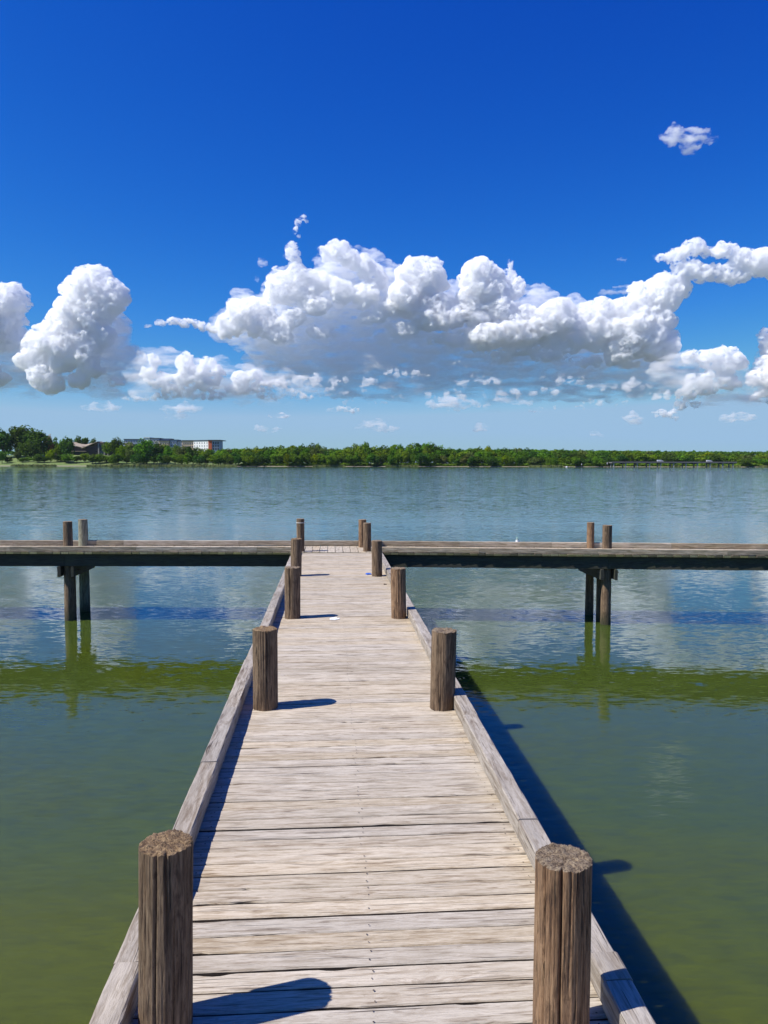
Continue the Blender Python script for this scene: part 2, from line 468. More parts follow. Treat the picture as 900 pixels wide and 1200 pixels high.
def make_post(parent, x, y, r, ztop, mats, pid, zbot=-0.7, nth=56, dz=0.03, lean=(0, 0), cracks=10, crack_depth=0.006, splits=(), name='post', rim=0.004, label=None, taper=0.0):
    """round timber post; splits = deep cracks (angle, z0, z1, half width rad, depth)"""
    rr = random.Random(int(pid * 1e6))
    H = ztop - zbot
    zs = []
    z = 0
    fine0 = DECK - zbot - 0.05
    while z < H - 1e-6:
        zs.append(z); z += dz if z > fine0 else max(dz, 0.07)
    zs.append(H)
    cr = []
    for k in range(cracks):
        z1 = rr.choice((H, H, H * rr.uniform(0.7, 1.0)))
        cr.append((rr.uniform(0, math.tau), z1 - rr.uniform(0.15, 0.9), z1 + 0.02, rr.uniform(0.012, 0.035), crack_depth * rr.uniform(0.5, 1.3), rr.random() * 90))
    for s in splits:
        cr.append((s[0], s[1] - zbot, s[2] - zbot, s[3], s[4], rr.random() * 90))
    o = rr.random() * 90
    vs = []; uvs = []
    def ring(z, k=1.0, z_out=None):
        out = []
        for i in range(nth + 1):
            th = math.tau * (i % nth) / nth
            rad = r * (1 + taper * (1 - z / H)) * (1 + 0.035 * mn.noise(Vector((math.cos(th) * 1.2, math.sin(th) * 1.2, z * 0.8 + o))))
            rad += 0.0022 * mn.noise(Vector((math.cos(th) * 9, math.sin(th) * 9, z * 1.6 + o)))
            rad += 0.0013 * mn.noise(Vector((math.cos(th) * 26, math.sin(th) * 26, z * 3 + o)))
            for c in cr:
                if c[1] < z < c[2]:
                    dth = (th - c[0] - 0.05 * mn.noise(Vector((z * 3, c[5], 0))) + math.pi) % math.tau - math.pi
                    if abs(dth) < c[3] * 3:
                        e = min(1, (z - c[1]) / 0.12, (c[2] - z) / 0.05 if c[2] < H else 1)
                        rad -= c[4] * math.exp(-(dth / c[3]) ** 2) * max(0, e)
            out.append((rad * k, th))
        return out
    for z in zs:
        f = z / H
        lx = lean[0] * (z - (DECK - zbot)); ly = lean[1] * (z - (DECK - zbot))
        for i, (rad, th) in enumerate(ring(z)):
            zz = z
            if z == H: zz = z + rim * mn.noise(Vector((math.cos(th) * 5, math.sin(th) * 5, o)))
            vs.append((rad * math.cos(th) + lx, rad * math.sin(th) + ly, zz))
            uvs.append((th * r * i / max(i, 1) if i < nth else math.tau * r, z + o))
    m = nth + 1
    fs = []
    for a in range(len(zs) - 1):
        for i in range(nth):
            b = a * m + i
            fs.append((b, b + 1, b + m + 1, b + m))
    mb = MB()
    mb.add(vs, fs, uvs, pid, 0)
    # top: rough end grain
    rings = (1.0, 0.93, 0.8, 0.66, 0.52, 0.38, 0.24, 0.1)
    tv = []; base = ring(H)
    lx = lean[0] * (H - (DECK - zbot)); ly = lean[1] * (H - (DECK - zbot))
    for q, k in enumerate(rings):
        for i in range(nth):
            rad, th = base[i]
            if q: rad = rad * k + (r - base[i][0]) * (1 - k) * 0.5 * 0
            zz = H + (0.0 if q == 0 else 0.003) + rim * mn.noise(Vector((math.cos(th) * 5 * k, math.sin(th) * 5 * k, o)))
            if q: zz += 0.0045 * mn.noise(Vector((rad * math.cos(th) * 60, rad * math.sin(th) * 60, o))) + 0.003 * mn.noise(Vector((rad * math.cos(th) * 160, rad * math.sin(th) * 160, o)))
            tv.append((rad * math.cos(th) + lx, rad * math.sin(th) + ly, zz))
    tv.append((lx, ly, H))
    tf = []
    for q in range(len(rings) - 1):
        for i in range(nth):
            j = (i + 1) % nth
            tf.append((q * nth + i, q * nth + j, (q + 1) * nth + j, (q + 1) * nth + i))
    q = (len(rings) - 1) * nth
    for i in range(nth):
        tf.append((q + i, q + (i + 1) % nth, len(tv) - 1))
    mb.add(tv, tf, [(0, 0)] * len(tv), pid, 1)
    ob = mb.build(name, mats, parent, smooth=True)
    ob.location = (x, y, zbot)
    if label: ob['label'] = label
    return ob


# ---- the walkway
walk = empty('dock_walkway', (X0 + DIR.x * 0, 0, 0), DANG)
tag(walk, 'long weathered plank walkway with kerb timbers and brown posts leading out to the cross pier', 'dock')
LOC = Matrix.Rotation(-DANG, 4, 'Z')


def wl(p):                       # world point -> walkway frame
    q = LOC @ (Vector((p[0] - X0, p[1], 0)))
    return q.x, q.y


deck = MB()
y = -1.6; k = 0
END = 14.22
while y < END:
    wd = random.choice((0.088, 0.089, 0.09, 0.092, 0.0885))
    if random.random() < 0.12: wd = 0.115
    gap = random.choice((0.006, 0.007, 0.008, 0.009, 0.011)) if y < 9 else 0.008
    if y + wd > END: break
    pid = random.random()
    ov = random.uniform(-0.006, 0.004)
    dz = plank(deck, 2 * HW + 2 * ov, wd, 0.038, (-HW - ov, y, DECK), (1, 0, 0), (0, 1, 0), pid, seg=60 if y < 7 else 30)
    for sx in (-0.66, 0.02, 0.67):
        for sy in (0.24, 0.76):
            if random.random() < 0.9: disc(deck, (sx + random.uniform(-0.012, 0.012), y + wd * sy + random.uniform(-0.006, 0.006), DECK + 0.0035), random.uniform(0.0026, 0.0038), 1)
    y += wd + gap; k += 1
deck.build('deck', [M['deck'], M['nail'], M['edge']], walk)

CH_ = 0.092                      # kerb timber height
CW = 0.089


def kerb_line(parent, mat, side_x, joints, side, z0=DECK + 0.007):
    for a, b in zip(joints[:-1], joints[1:]):
        mb = MB()
        j = random.uniform(-0.004, 0.004)
        xo = -HW if side < 0 else HW - CW
        timber(mb, b - a - 0.004, CW, CH_ + random.uniform(-0.002, 0.002), (xo + j + CW, a, z0), (0, 1, 0), (-1, 0, 0), random.random(), rough=0.0022)
        mb.build('kerb', mat, parent)


def wy(px, py):
    return wl(at(px, py, DECK + 0.1))[1]


kerb_line(walk, M['curb'], 0, [-1.6, wy(150, 1127), wy(232, 893), wy(268, 829), 6.1, 8.1, 9.3, 11.6, 13.0, 14.2], -1)
kerb_line(walk, M['curb'], 0, [-1.6, wy(745, 1146), wy(715, 1114), wy(640, 985) + 0.2, 4.65, 6.9, 9.2, 11.45, 13.1, 14.2], 1)

# stringers and cap beams below
for i, sx in enumerate((-0.70, 0.0, 0.66)):
    mb = MB()
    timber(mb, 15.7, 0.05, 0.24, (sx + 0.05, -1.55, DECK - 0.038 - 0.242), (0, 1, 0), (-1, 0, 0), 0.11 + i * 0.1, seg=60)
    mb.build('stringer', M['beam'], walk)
for i, yy in enumerate((2.05, 5.0, 8.05, 11.1, 14.0)):
    mb = MB()
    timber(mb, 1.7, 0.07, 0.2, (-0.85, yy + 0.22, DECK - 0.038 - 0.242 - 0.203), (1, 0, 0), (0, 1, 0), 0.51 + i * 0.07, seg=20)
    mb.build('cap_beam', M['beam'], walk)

PT = 0.54
posts = [
    # px, py(base centre), radius, top height above deck, mats, pid, high detail?, lean, splits, label
    (195.0, 1203, 0.0765, 0.545, ('post', 'end'), 0.131, True, (0.012, 0.03), [(-1.75, DECK - 0.05, DECK + 0.56, 0.03, 0.012), (-1.35, DECK + 0.25, DECK + 0.56, 0.035, 0.013), (-2.2, DECK + 0.1, DECK + 0.5, 0.02, 0.008), (-1.05, DECK - 0.1, DECK + 0.4, 0.02, 0.008)], 'thick post nearest on the left, its top rough and full of fine cracks'),
    (658.0, 1214, 0.0795, 0.53, ('post_brown', 'end_gray'), 0.377, True, (0.0, 0.0), [(-1.93, DECK - 0.2, DECK + 0.56, 0.035, 0.022), (-1.15, DECK - 0.1, DECK + 0.35, 0.016, 0.007)], 'reddish brown post nearest on the right, split by one deep vertical crack'),
    (311.5, 829, 0.083, 0.535, ('post', 'end'), 0.222, True, (0.0, 0.01), [(-1.4, DECK, DECK + 0.56, 0.03, 0.012)], None),
    (518.5, 829, 0.083, 0.53, ('post', 'end_gray'), 0.613, True, (0.018, -0.01), [], 'post with a frayed greyish top, second on the right'),
    (343.0, 724, 0.083, 0.54, ('post', 'end_gray'), 0.701, False, (0.0, 0.0), [(-1.9, DECK, DECK + 0.56, 0.05, 0.02)], None),
    (467.5, 724, 0.079, 0.535, ('post_brown', 'end_gray'), 0.455, False, (0.0, 0.0), [(-1.6, DECK + 0.1, DECK + 0.56, 0.04, 0.012)], None),
    (347.0, 675, 0.080, 0.545, ('post', 'end'), 0.342, False, (0.0, 0.0), [], None),
    (442.0, 675, 0.076, 0.52, ('post', 'end_gray'), 0.903, False, (0.0, 0.0), [], None),
]
for i, (px, py, r, h, ms, pid, hi, lean, spl, lab) in enumerate(posts):
    p = at(px, py, DECK)
    lx, ly = wl(p)
    make_post(walk, lx, ly, r, DECK + h, [M[ms[0]], M[ms[1]]], pid, nth=180 if hi else 64, dz=0.011 if hi else 0.03,
              lean=lean if hi else (0.02 * math.sin(i * 2.3), 0.015 * math.cos(i * 3.1)), splits=spl, cracks=26 if hi else 8, crack_depth=0.006 if hi else 0.008, rim=0.006, label=lab)

# ---- the cross pier: two arms that meet at the head of the walkway
pier = empty('cross_pier', (0, 14.27, 0))
tag(pier, 'long low timber pier crossing the whole view at the end of the walkway', 'pier')
PW = 1.17
LOC0 = Vector((0, 14.27, 0))


def pier_y(x):                   # near edge of the pier, local y
    return 0.0 if x < -0.6 else -0.062 * (x + 0.6)


DVX = -0.069
pd_ = MB()
x = -15.5
while x < 15.5:
    wd = random.choice((0.138, 0.14, 0.142))
    pid = random.random()
    yy = pier_y(x)
    L = PW + random.uniform(-0.012, 0.012)
    plank(pd_, L + 0.02, wd, 0.038, (x + wd, yy - random.uniform(0.002, 0.02), DECK), (DVX, 1, 0), (-1, 0, 0), pid, seg=14, chips=1, endmi=1)
    x += wd + 0.006
pd_.build('deck', [M['deck'], M['mossy_end'], M['edge']], pier)


def along(x0, x1, off, W, H, z0, name, mat, rough=0.003, pid=None):
    """timber along the pier, off = distance of its near face from the near edge"""
    mb = MB()
    a = Vector((x0, pier_y(x0) + off, z0)); b = Vector((x1, pier_y(x1) + off, z0))
    d = b - a
    timber(mb, d.length - 0.004, W, H, a, d, Vector((-d.y, d.x, 0)), pid or random.random(), rough=rough, seg=max(6, int(d.length / 0.12)))
    return mb.build(name, mat, pier)


jn = [-15.5, -13.1, -10.7, -8.5, -6.95, -4.6, -2.35, -1.62]
jr = [-0.24, 1.75, 3.9, 6.2, 8.6, 11.0, 13.3, 15.5]
for a, b in zip(jn[:-1], jn[1:]): along(a, b, 0.002, CW, CH_, DECK + 0.008, 'kerb', M['pier_curb'])
for a, b in zip(jr[:-1], jr[1:]): along(a, b, 0.002, CW, CH_, DECK + 0.008, 'kerb', M['pier_curb'])
jf = [-15.5, -12.6, -10.0, -7.4, -5.2, -2.9, -0.6, 1.5, 3.3, 5.6, 8.0, 10.4, 12.8, 15.5]
for a, b in zip(jf[:-1], jf[1:]): along(a, b, PW - CW - 0.004, CW, CH_ + 0.004, DECK + 0.008, 'kerb', M['pier_curb'])
for off in (0.05, 0.56, 1.06):
    for a, b in ((-15.5, -10.9), (-10.9, -5.95), (-5.95, -0.62), (-0.6, 4.1), (4.1, 9.2), (9.2, 15.5)):
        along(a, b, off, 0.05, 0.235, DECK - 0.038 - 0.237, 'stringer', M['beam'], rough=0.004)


def pile_pair(xn, near, far, tops, mats, rad):
    """bent: a near and a far pile, two cap beams clasping them, bolts and an older pile behind"""
    yn = pier_y(xn) + 0.19
    for k, (dx, dy, zt, m, r) in enumerate(((0, 0, tops[0], mats[0], rad[0]), (-0.0695 * 0.92, 0.92 - 0.02, tops[1], mats[1], rad[1]))):
        make_post(pier, xn + dx, yn + dy, r, zt, [M[m[0]], M[m[1]]], 0.05 + abs(xn) * 0.03 + 0.4 * k, nth=48, dz=0.04, cracks=6, crack_depth=0.008, taper=0.22)
    zc = DECK - 0.038 - 0.237
    for s in (-1, 1):
        mb = MB()
        xx = xn + s * (rad[0] + 0.03)
        d = Vector((-0.069, 1, 0))
        a = Vector((xx + 0.045, yn - 0.17, zc - 0.20)) if s > 0 else Vector((xx + 0.025, yn - 0.17, zc - 0.20))
        timber(mb, 1.3, 0.05 if s > 0 else 0.06, 0.196, a, d, (-1, -0.069, 0), 0.3 + 0.1 * s + abs(xn) * 0.01, seg=24, rough=0.007, bev=0.012)
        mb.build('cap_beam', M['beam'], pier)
    for (dx, dy, dz_) in ((0.19, -0.0, -0.085), (-0.17, 0.9, -0.09)):
        mb = MB()
        n = 8
        vs = [(q, 0.009 * math.cos(k * math.tau / n), 0.009 * math.sin(k * math.tau / n)) for q in (-0.16, 0.16) for k in range(n)]
        fs = [(k, (k + 1) % n, n + (k + 1) % n, n + k) for k in range(n)] + [tuple(range(n)), tuple(range(n, 2 * n))]
        hx = [(q, 0.022 * math.cos(k * math.tau / 6), 0.022 * math.sin(k * math.tau / 6)) for q in (0.105, 0.125) for k in range(6)]
        fh = [(k, (k + 1) % 6, 6 + (k + 1) % 6, 6 + k) for k in range(6)] + [tuple(range(6)), tuple(range(6, 12))]
        mb.add(vs, fs, [(0, 0)] * len(vs)); mb.add(hx, fh, [(0, 0)] * len(hx))
        o = mb.build('bolt', M['bolt'], pier)
        o.location = (xn + dx * 0.35, yn + dy, zc + dz_)
    # older pile standing close behind, cut off under the caps
    make_post(pier, xn - 0.045, yn + 0.30, 0.05, zc - 0.0, [M['post'], M['end']], 0.71 + abs(xn) * 0.01, nth=32, dz=0.06, cracks=4)


zt = lambda px, py, Y: up(px, py, Y).z
pile_pair(-5.94, 0, 0, (zt(79, 611.7, 14.46), zt(97, 609.2, 15.36)), (('post', 'end_gray'), ('post_gray', 'end_gray')), (0.082, 0.088))
pile_pair(4.11, 0, 0, (zt(711.5, 615.3, 14.17), zt(688, 612, 15.07)), (('post', 'end_gray'), ('post_brown', 'end_gray')), (0.083, 0.070))
pile_pair(-11.0, 0, 0, (1.86, 1.88), (('post', 'end_gray'), ('post', 'end_gray')), (0.08, 0.08))
pile_pair(9.3, 0, 0, (1.86, 1.84), (('post', 'end_gray'), ('post', 'end_gray')), (0.08, 0.08))


def pier_post(px, Y, ytop, r, ms, pid, **kw):
    p = up(px, 640, Y)
    return make_post(pier, p.x, Y - 14.27, r, zt(px, ytop, Y), [M[ms[0]], M[ms[1]]], pid, nth=64, dz=0.03, cracks=8, **kw)


pl = pier_post(352.3, 14.42, 608.2, 0.0735, ('post', 'end_gray'), 0.51)
pier_post(430.3, 14.45, 613.0, 0.0735, ('post', 'end_gray'), 0.52)
pier_post(424.8, 15.18, 609.0, 0.0765, ('post_brown', 'end_gray'), 0.54, splits=[(-1.5, DECK, DECK + 0.6, 0.05, 0.02)])
# pale strap round the top of the left one
mb = MB(); n = 32; rr_ = 0.0785
vs = [(q * math.cos(k * math.tau / n), q * math.sin(k * math.tau / n), z) for q, z in ((rr_, -0.008), (rr_ + 0.003, -0.006), (rr_ + 0.003, 0.006), (rr_, 0.008)) for k in range(n)]
mb.add(vs, [(a * n + k, a * n + (k + 1) % n, (a + 1) * n + (k + 1) % n, (a + 1) * n + k) for a in range(3) for k in range(n)], [(0, 0)] * len(vs))
M['strap'] = plain('pale_strap', (0.55, 0.5, 0.44), 0.6, 0.2)
st = mb.build('strap', M['strap'], pl)
st.location = (0, 0, zt(352.3, 612.6, 14.42) + 0.7)

# ------------------------------------------------------------------ litter on the dock
def lump(name, mat, w_, l_, h, seed, loc, rz=0, n=22, jag=0.35, parent=None):
    """crumpled thin sheet with a torn outline and real thickness"""
    r = random.Random(seed)
    mb = MB(); top = []; bot = []
    rings = (0.0, 0.35, 0.7, 1.0)
    for q in rings:
        for k in range(n):
            th = k * math.tau / n
            rad = q * (1 - jag * 0.5 + jag * mn.noise(Vector((math.cos(th) * 2.3, math.sin(th) * 2.3, seed))))
            x_ = rad * math.cos(th) * w_ / 2; y_ = rad * math.sin(th) * l_ / 2
            z_ = h * (0.5 + 0.7 * mn.noise(Vector((x_ * 40, y_ * 40, seed)))) * (1 - q * 0.6) + 0.003
            top.append((x_, y_, max(0.004, z_))); bot.append((x_, y_, 0.001))
    m = len(rings)
    fs = [(a * n + k, a * n + (k + 1) % n, (a + 1) * n + (k + 1) % n, (a + 1) * n + k) for a in range(m - 1) for k in range(n)]
    N = len(top)
    fs += [tuple(N + i for i in reversed(f)) for f in fs]
    e = (m - 1) * n
    fs += [(e + k, N + e + k, N + e + (k + 1) % n, e + (k + 1) % n) for k in range(n)]
    mb.add(top + bot, fs, [(0, 0)] * (2 * N))
    o = mb.build(name, mat)
    o.location = loc; o.rotation_euler = (0, 0, rz)
    return o


M['paper'] = plain('white_paper', (0.82, 0.82, 0.80), 0.7, 0.06, 30)
M['blue_plastic'] = plain('blue_plastic', (0.02, 0.12, 0.55), 0.35, 0.2, 30)
M['bark'] = plain('dry_bark', (0.12, 0.08, 0.05), 0.9, 0.4, 30)
p = at(392, 725.6, DECK)
tag(lump('crumpled_paper', M['paper'], 0.13, 0.15, 0.008, 3, (p.x, p.y, DECK + 0.002), DANG), 'flattened white paper scrap lying on the boards near the third left post', 'litter')
p = at(432, 673.2, DECK)
tag(lump('plastic_wrapper', M['blue_plastic'], 0.10, 0.12, 0.035, 5, (p.x, p.y, DECK + 0.002), 0.4), 'bright blue plastic wrapper on the boards by the fourth right post', 'litter')
p = at(451.5, 685, DECK)
tag(lump('bark_chip', M['bark'], 0.06, 0.03, 0.016, 9, (p.x, p.y, DECK + 0.002), 0.5), 'small dark bark chip on the walkway boards between the third and fourth right posts', 'litter')

# bottle on the cross pier
bt = empty('plastic_bottle', at(606, 640.8, DECK) + Vector((0, 0, 0.002)))
tag(bt, 'small clear plastic bottle with white label standing on the cross pier, right arm', 'bottle')
def lathe(prof, n=20):
    mb = MB(); vs = [(r_ * math.cos(k * math.tau / n), r_ * math.sin(k * math.tau / n), z_) for r_, z_ in prof for k in range(n)]
    fs = [(a * n + k, a * n + (k + 1) % n, (a + 1) * n + (k + 1) % n, (a + 1) * n + k) for a in range(len(prof) - 1) for k in range(n)]
    fs += [tuple(reversed(range(n))), tuple(range((len(prof) - 1) * n, len(prof) * n))]
    mb.add(vs, fs, [(0, 0)] * len(vs)); return mb
m_, t_, o_ = new_mat('clear_plastic')
principled(t_, o_, Base_Color=(0.75, 0.9, 0.85, 1), Roughness=0.12, Transmission_Weight=0.6, IOR=1.2)
M['clear'] = m_
M['label'] = plain('white_label', (0.85, 0.85, 0.85), 0.5, 0.04)
M['teal'] = plain('pale_green_cap', (0.35, 0.6, 0.5), 0.5, 0.05)
lathe([(0.024, 0.0), (0.029, 0.006), (0.029, 0.12), (0.026, 0.14), (0.013, 0.17), (0.012, 0.178)]).build('bottle_body', M['clear'], bt, smooth=True)
lathe([(0.0300, 0.06), (0.0305, 0.062), (0.0305, 0.128), (0.0300, 0.13)]).build('paper_label', M['label'], bt, smooth=True)
lathe([(0.0145, 0.1785), (0.015, 0.18), (0.015, 0.194), (0.0135, 0.197)]).build('cap', M['teal'], bt, smooth=True)

# ------------------------------------------------------------------ far shore
def bump_noise(x, y, s=1.0):
    return mn.noise(Vector((x * s, y * s, 0)))


def shore_y(X):
    return 715 + 0.03 * X + 18 * mn.noise(Vector((X * 0.008, 3, 0))) + 6 * mn.noise(Vector((X * 0.04, 8, 0)))


def ground_z(X, Y):
    d = Y - shore_y(X)
    left = max(0.0, min(1.0, (-150 - X) / 120))        # park slope on the left
    left = left * left * (3 - 2 * left)
    if d < 0: return -0.6 + 0.0 * X
    base = 0.55 * min(1, d / 4) + min(3.0, d * 0.03)
    slope = left * max(0, min(7.5, (d - 12) * 0.095))
    return -0.12 + base + slope + 0.25 * mn.noise(Vector((X * 0.05, Y * 0.05, 1))) * min(1, d / 10)


def ground():
    m, t, out = new_mat('shore_ground')
    pos = t.n('ShaderNodeNewGeometry').outputs['Position']
    z = t.n('ShaderNodeSeparateXYZ', {0: pos}).outputs[2]
    n1 = t.noise(pos, 0.05, 5, 0.6); n2 = t.noise(pos, 0.6, 4, 0.6)
    c = t.mix(t.ramp(n1, [(0.4, 0.0), (0.6, 1.0)]), (0.10, 0.165, 0.03), (0.16, 0.21, 0.045))
    c = t.mix(t.ramp(n2, [(0.45, 0.0), (0.7, 0.6)]), c, (0.20, 0.21, 0.075))
    mud = t.ramp(t.math('ADD', z, t.math('MULTIPLY', n2, 0.5)), [(0.45, 1.0), (0.95, 0.0)])
    c = t.mix(mud, c, (0.30, 0.25, 0.17))
    far_ = t.n('ShaderNodeSeparateXYZ', {0: pos}).outputs[1]
    c = t.mix(t.n('ShaderNodeMapRange', {0: far_, 1: 850.0, 2: 1000.0}).outputs[0], c, (0.028, 0.045, 0.026))   # wooded country beyond
    principled(t, out, Base_Color=c, Roughness=0.95)
    xs = np.concatenate([np.arange(-3000, -520, 60), np.arange(-520, 520, 5), np.arange(520, 3060, 60)])
    ds = [-6, -1, 0, 1.5, 4, 8, 12, 18, 25, 35, 45, 60, 80, 110, 160, 240, 400, 900, 3000, 12000]
    mb = MB(); vs = []
    for X in xs:
        Y0 = shore_y(X)
        for d in ds:
            vs.append((float(X), float(Y0 + d), ground_z(X, Y0 + d) if d > -5 else -1.5))
    n = len(ds); fs = []
    for i in range(len(xs) - 1):
        for j in range(n - 1):
            a = i * n + j
            fs.append((a, a + n, a + n + 1, a + 1))
    mb.add(vs, fs, [(0, 0)] * len(vs))
    tag(mb.build('far_shore_ground', m, smooth=True), kind='structure')


ground()


def leaf_mat(name, a, b, yellow=0.0):
    m, t, out = new_mat(name)
    ob = t.n('ShaderNodeTexCoord').outputs['Object']
    oi = t.n('ShaderNodeObjectInfo').outputs['Random']
    n = t.noise(ob, 0.45, 4, 0.6)
    n2 = t.noise(ob, 2.5, 2, 0.5)
    c = t.mix(t.ramp(n, [(0.36, 0.0), (0.64, 1.0)]), a, b)
    c = t.mix(t.math('MULTIPLY', n2, 0.35), c, tuple(x * 1.5 for x in b))
    hs = t.n('ShaderNodeHueSaturation', {'Hue': t.math('MULTIPLY_ADD', oi, 0.05, 0.475), 'Saturation': 1.05,
                                         'Value': t.math('MULTIPLY_ADD', t.math('FRACT', t.math('MULTIPLY', oi, 9.7)), 0.45, 0.80), 'Color': c})
    d = t.n('ShaderNodeBsdfDiffuse', {'Color': hs.outputs[0]})
    tr = t.n('ShaderNodeBsdfTranslucent', {'Color': hs.outputs[0]})
    mx = t.n('ShaderNodeMixShader', {0: 0.28, 1: d.outputs[0], 2: tr.outputs[0]})
    t.t.links.new(mx.outputs[0], out.inputs[0])
    return m


M['leaf'] = leaf_mat('leaves_green', (0.066, 0.138, 0.016), (0.145, 0.235, 0.026))
M['leaf_dark'] = leaf_mat('leaves_dark', (0.040, 0.088, 0.016), (0.074, 0.135, 0.022))
M['leaf_yellow'] = leaf_mat('leaves_yellow_green', (0.10, 0.17, 0.012), (0.19, 0.26, 0.018))
M['leaf_olive'] = leaf_mat('leaves_olive', (0.085, 0.12, 0.03), (0.14, 0.17, 0.045))
M['leaf_rust'] = leaf_mat('leaves_rust', (0.20, 0.10, 0.03), (0.26, 0.15, 0.05))
M['trunk'] = plain('tree_bark', (0.11, 0.085, 0.06), 0.9, 0.3, 1.5)
M['reed'] = plain('shore_reeds', (0.20, 0.22, 0.06), 0.9, 0.4, 0.3)


def crown_mesh(name, seed, w_, h_, zc, nblob=16, nleaf=1400, leaf=0.7, flat=0.0):
    """crown of leaf-sized faces on uneven clumps; radius w_/2, height h_, centre height zc"""
    r = np.random.default_rng(seed)
    blobs = []
    for i in range(nblob):
        th = r.uniform(0, math.tau); ph = r.uniform(-1.0, 1.0)
        q = r.uniform(0.35, 0.72)
        c = np.array((math.cos(th) * math.sqrt(1 - min(1, ph * ph)) * q * w_ / 2, math.sin(th) * math.sqrt(1 - min(1, ph * ph)) * q * w_ / 2, zc + ph * q * h_ / 2))
        blobs.append((c, r.uniform(0.24, 0.42) * min(w_, h_) * 0.55))
    blobs.append((np.array((0, 0, zc)), 0.33 * min(w_, h_)))
    wts = np.array([b[1] ** 2 for b in blobs]); wts /= wts.sum()
    idx = r.choice(len(blobs), nleaf, p=wts)
    d = r.normal(size=(nleaf, 3)); d /= np.linalg.norm(d, axis=1)[:, None]
    rad = np.array([blobs[i][1] for i in idx]) * (0.72 + 0.4 * r.random(nleaf) ** 1.5)
    cen = np.array([blobs[i][0] for i in idx]) + d * rad[:, None] * np.array((1, 1, 0.9))
    nr = d + r.normal(size=(nleaf, 3)) * 0.55; nr /= np.linalg.norm(nr, axis=1)[:, None]
    a = np.cross(nr, r.normal(size=(nleaf, 3))); a /= np.linalg.norm(a, axis=1)[:, None]
    b = np.cross(nr, a)
    s = leaf * (0.55 + 0.7 * r.random(nleaf))[:, None] * 0.5
    V = np.stack([cen + a * s, cen + b * s * 0.8, cen - a * s, cen - b * s * 0.8], 1).reshape(-1, 3)
    me = bpy.data.meshes.new(name)
    me.vertices.add(len(V)); me.vertices.foreach_set('co', V.ravel())
    me.loops.add(nleaf * 4); me.loops.foreach_set('vertex_index', np.arange(nleaf * 4))
    me.polygons.add(nleaf); me.polygons.foreach_set('loop_start', np.arange(0, nleaf * 4, 4)); me.polygons.foreach_set('loop_total', np.full(nleaf, 4))
    me.update()
    return me


def trunk_mesh(name, seed, h, r0, limbs=4, spread=2.5):
    rr = random.Random(seed); mb = MB()
    def tube(a, b, ra, rb, n=6):
        d = (b - a).normalized(); u = d.orthogonal().normalized(); v = d.cross(u)
        vs = [p + (u * math.cos(k * math.tau / n) + v * math.sin(k * math.tau / n)) * q for p, q in ((a, ra), (b, rb)) for k in range(n)]
        mb.add(vs, [(k, (k + 1) % n, n + (k + 1) % n, n + k) for k in range(n)], [(0, 0)] * len(vs))
    top = Vector((rr.uniform(-.4, .4), rr.uniform(-.4, .4), h))
    mid = top * 0.5 + Vector((rr.uniform(-.2, .2), 0, 0))
    tube(Vector((0, 0, -0.5)), mid, r0, r0 * 0.75); tube(mid, top, r0 * 0.75, r0 * 0.4)
    for k in range(limbs):
        th = rr.uniform(0, math.tau)
        s = mid.lerp(top, rr.random())
        tube(s, s + Vector((math.cos(th) * spread, math.sin(th) * spread, rr.uniform(1.2, 3))), r0 * 0.4, r0 * 0.12)
    me = bpy.data.meshes.new(name); me.from_pydata([tuple(v) for v in mb.v], [], mb.f); me.materials.append(M['trunk'])
    return me


VAR = []
for k in range(7):
    w_ = (11, 13, 9.5, 12, 10, 14, 8.5)[k]; h_ = (11, 10, 12, 9.5, 10.5, 11, 9.5)[k]
    cm = crown_mesh('crown_shape', 100 + k, w_, h_ + 1.6, 6.3 if k != 2 else 7, nblob=18 + k, nleaf=1700, leaf=0.95)
    cm.materials.append(M['leaf'])
    tm = trunk_mesh('trunk_shape', 50 + k, 7.0, 0.32)
    co = np.empty(len(cm.vertices) * 3); cm.vertices.foreach_get('co', co); co = co.reshape(-1, 3)
    VAR.append((cm, tm, float(np.percentile(np.hypot(co[:, 0], co[:, 1]), 97) * 2), float(np.percentile(co[:, 2], 99.3))))


def tree(name, label, cat, X, Y, w_, h_, var, mat, group=None, rz=None, zoff=0.0):
    cm, tm, bw, bh = VAR[var % len(VAR)]
    o = empty(name, (X, Y, ground_z(X, Y) + zoff), random.uniform(0, math.tau) if rz is None else rz)
    o.scale = (w_ / bw, w_ / bw, h_ / bh)
    tag(o, label, cat, group)
    c = link('crown', cm, o)
    if mat != 'leaf':
        c.material_slots[0].link = 'OBJECT'; c.material_slots[0].material = M[mat]
    link('trunk', tm, o)
    return o


S = lambda Y: Y / F                       # metres per photo pixel at distance Y


def px_tree(name, label, px, ytop, wpx, Y, var, mat, group=None, ybot=None, cat='tree'):
    top = up(px, ytop, Y)
    z0 = ground_z(top.x, Y)
    if ybot is not None: z0 = up(px, ybot, Y).z
    o = tree(name, label, cat, top.x, Y, wpx * S(Y), max(2.0, top.z - z0), var, mat, group)
    if ybot is not None: o.location.z = z0 if z0 > ground_z(top.x, Y) - 30 else ground_z(top.x, Y)
    return o


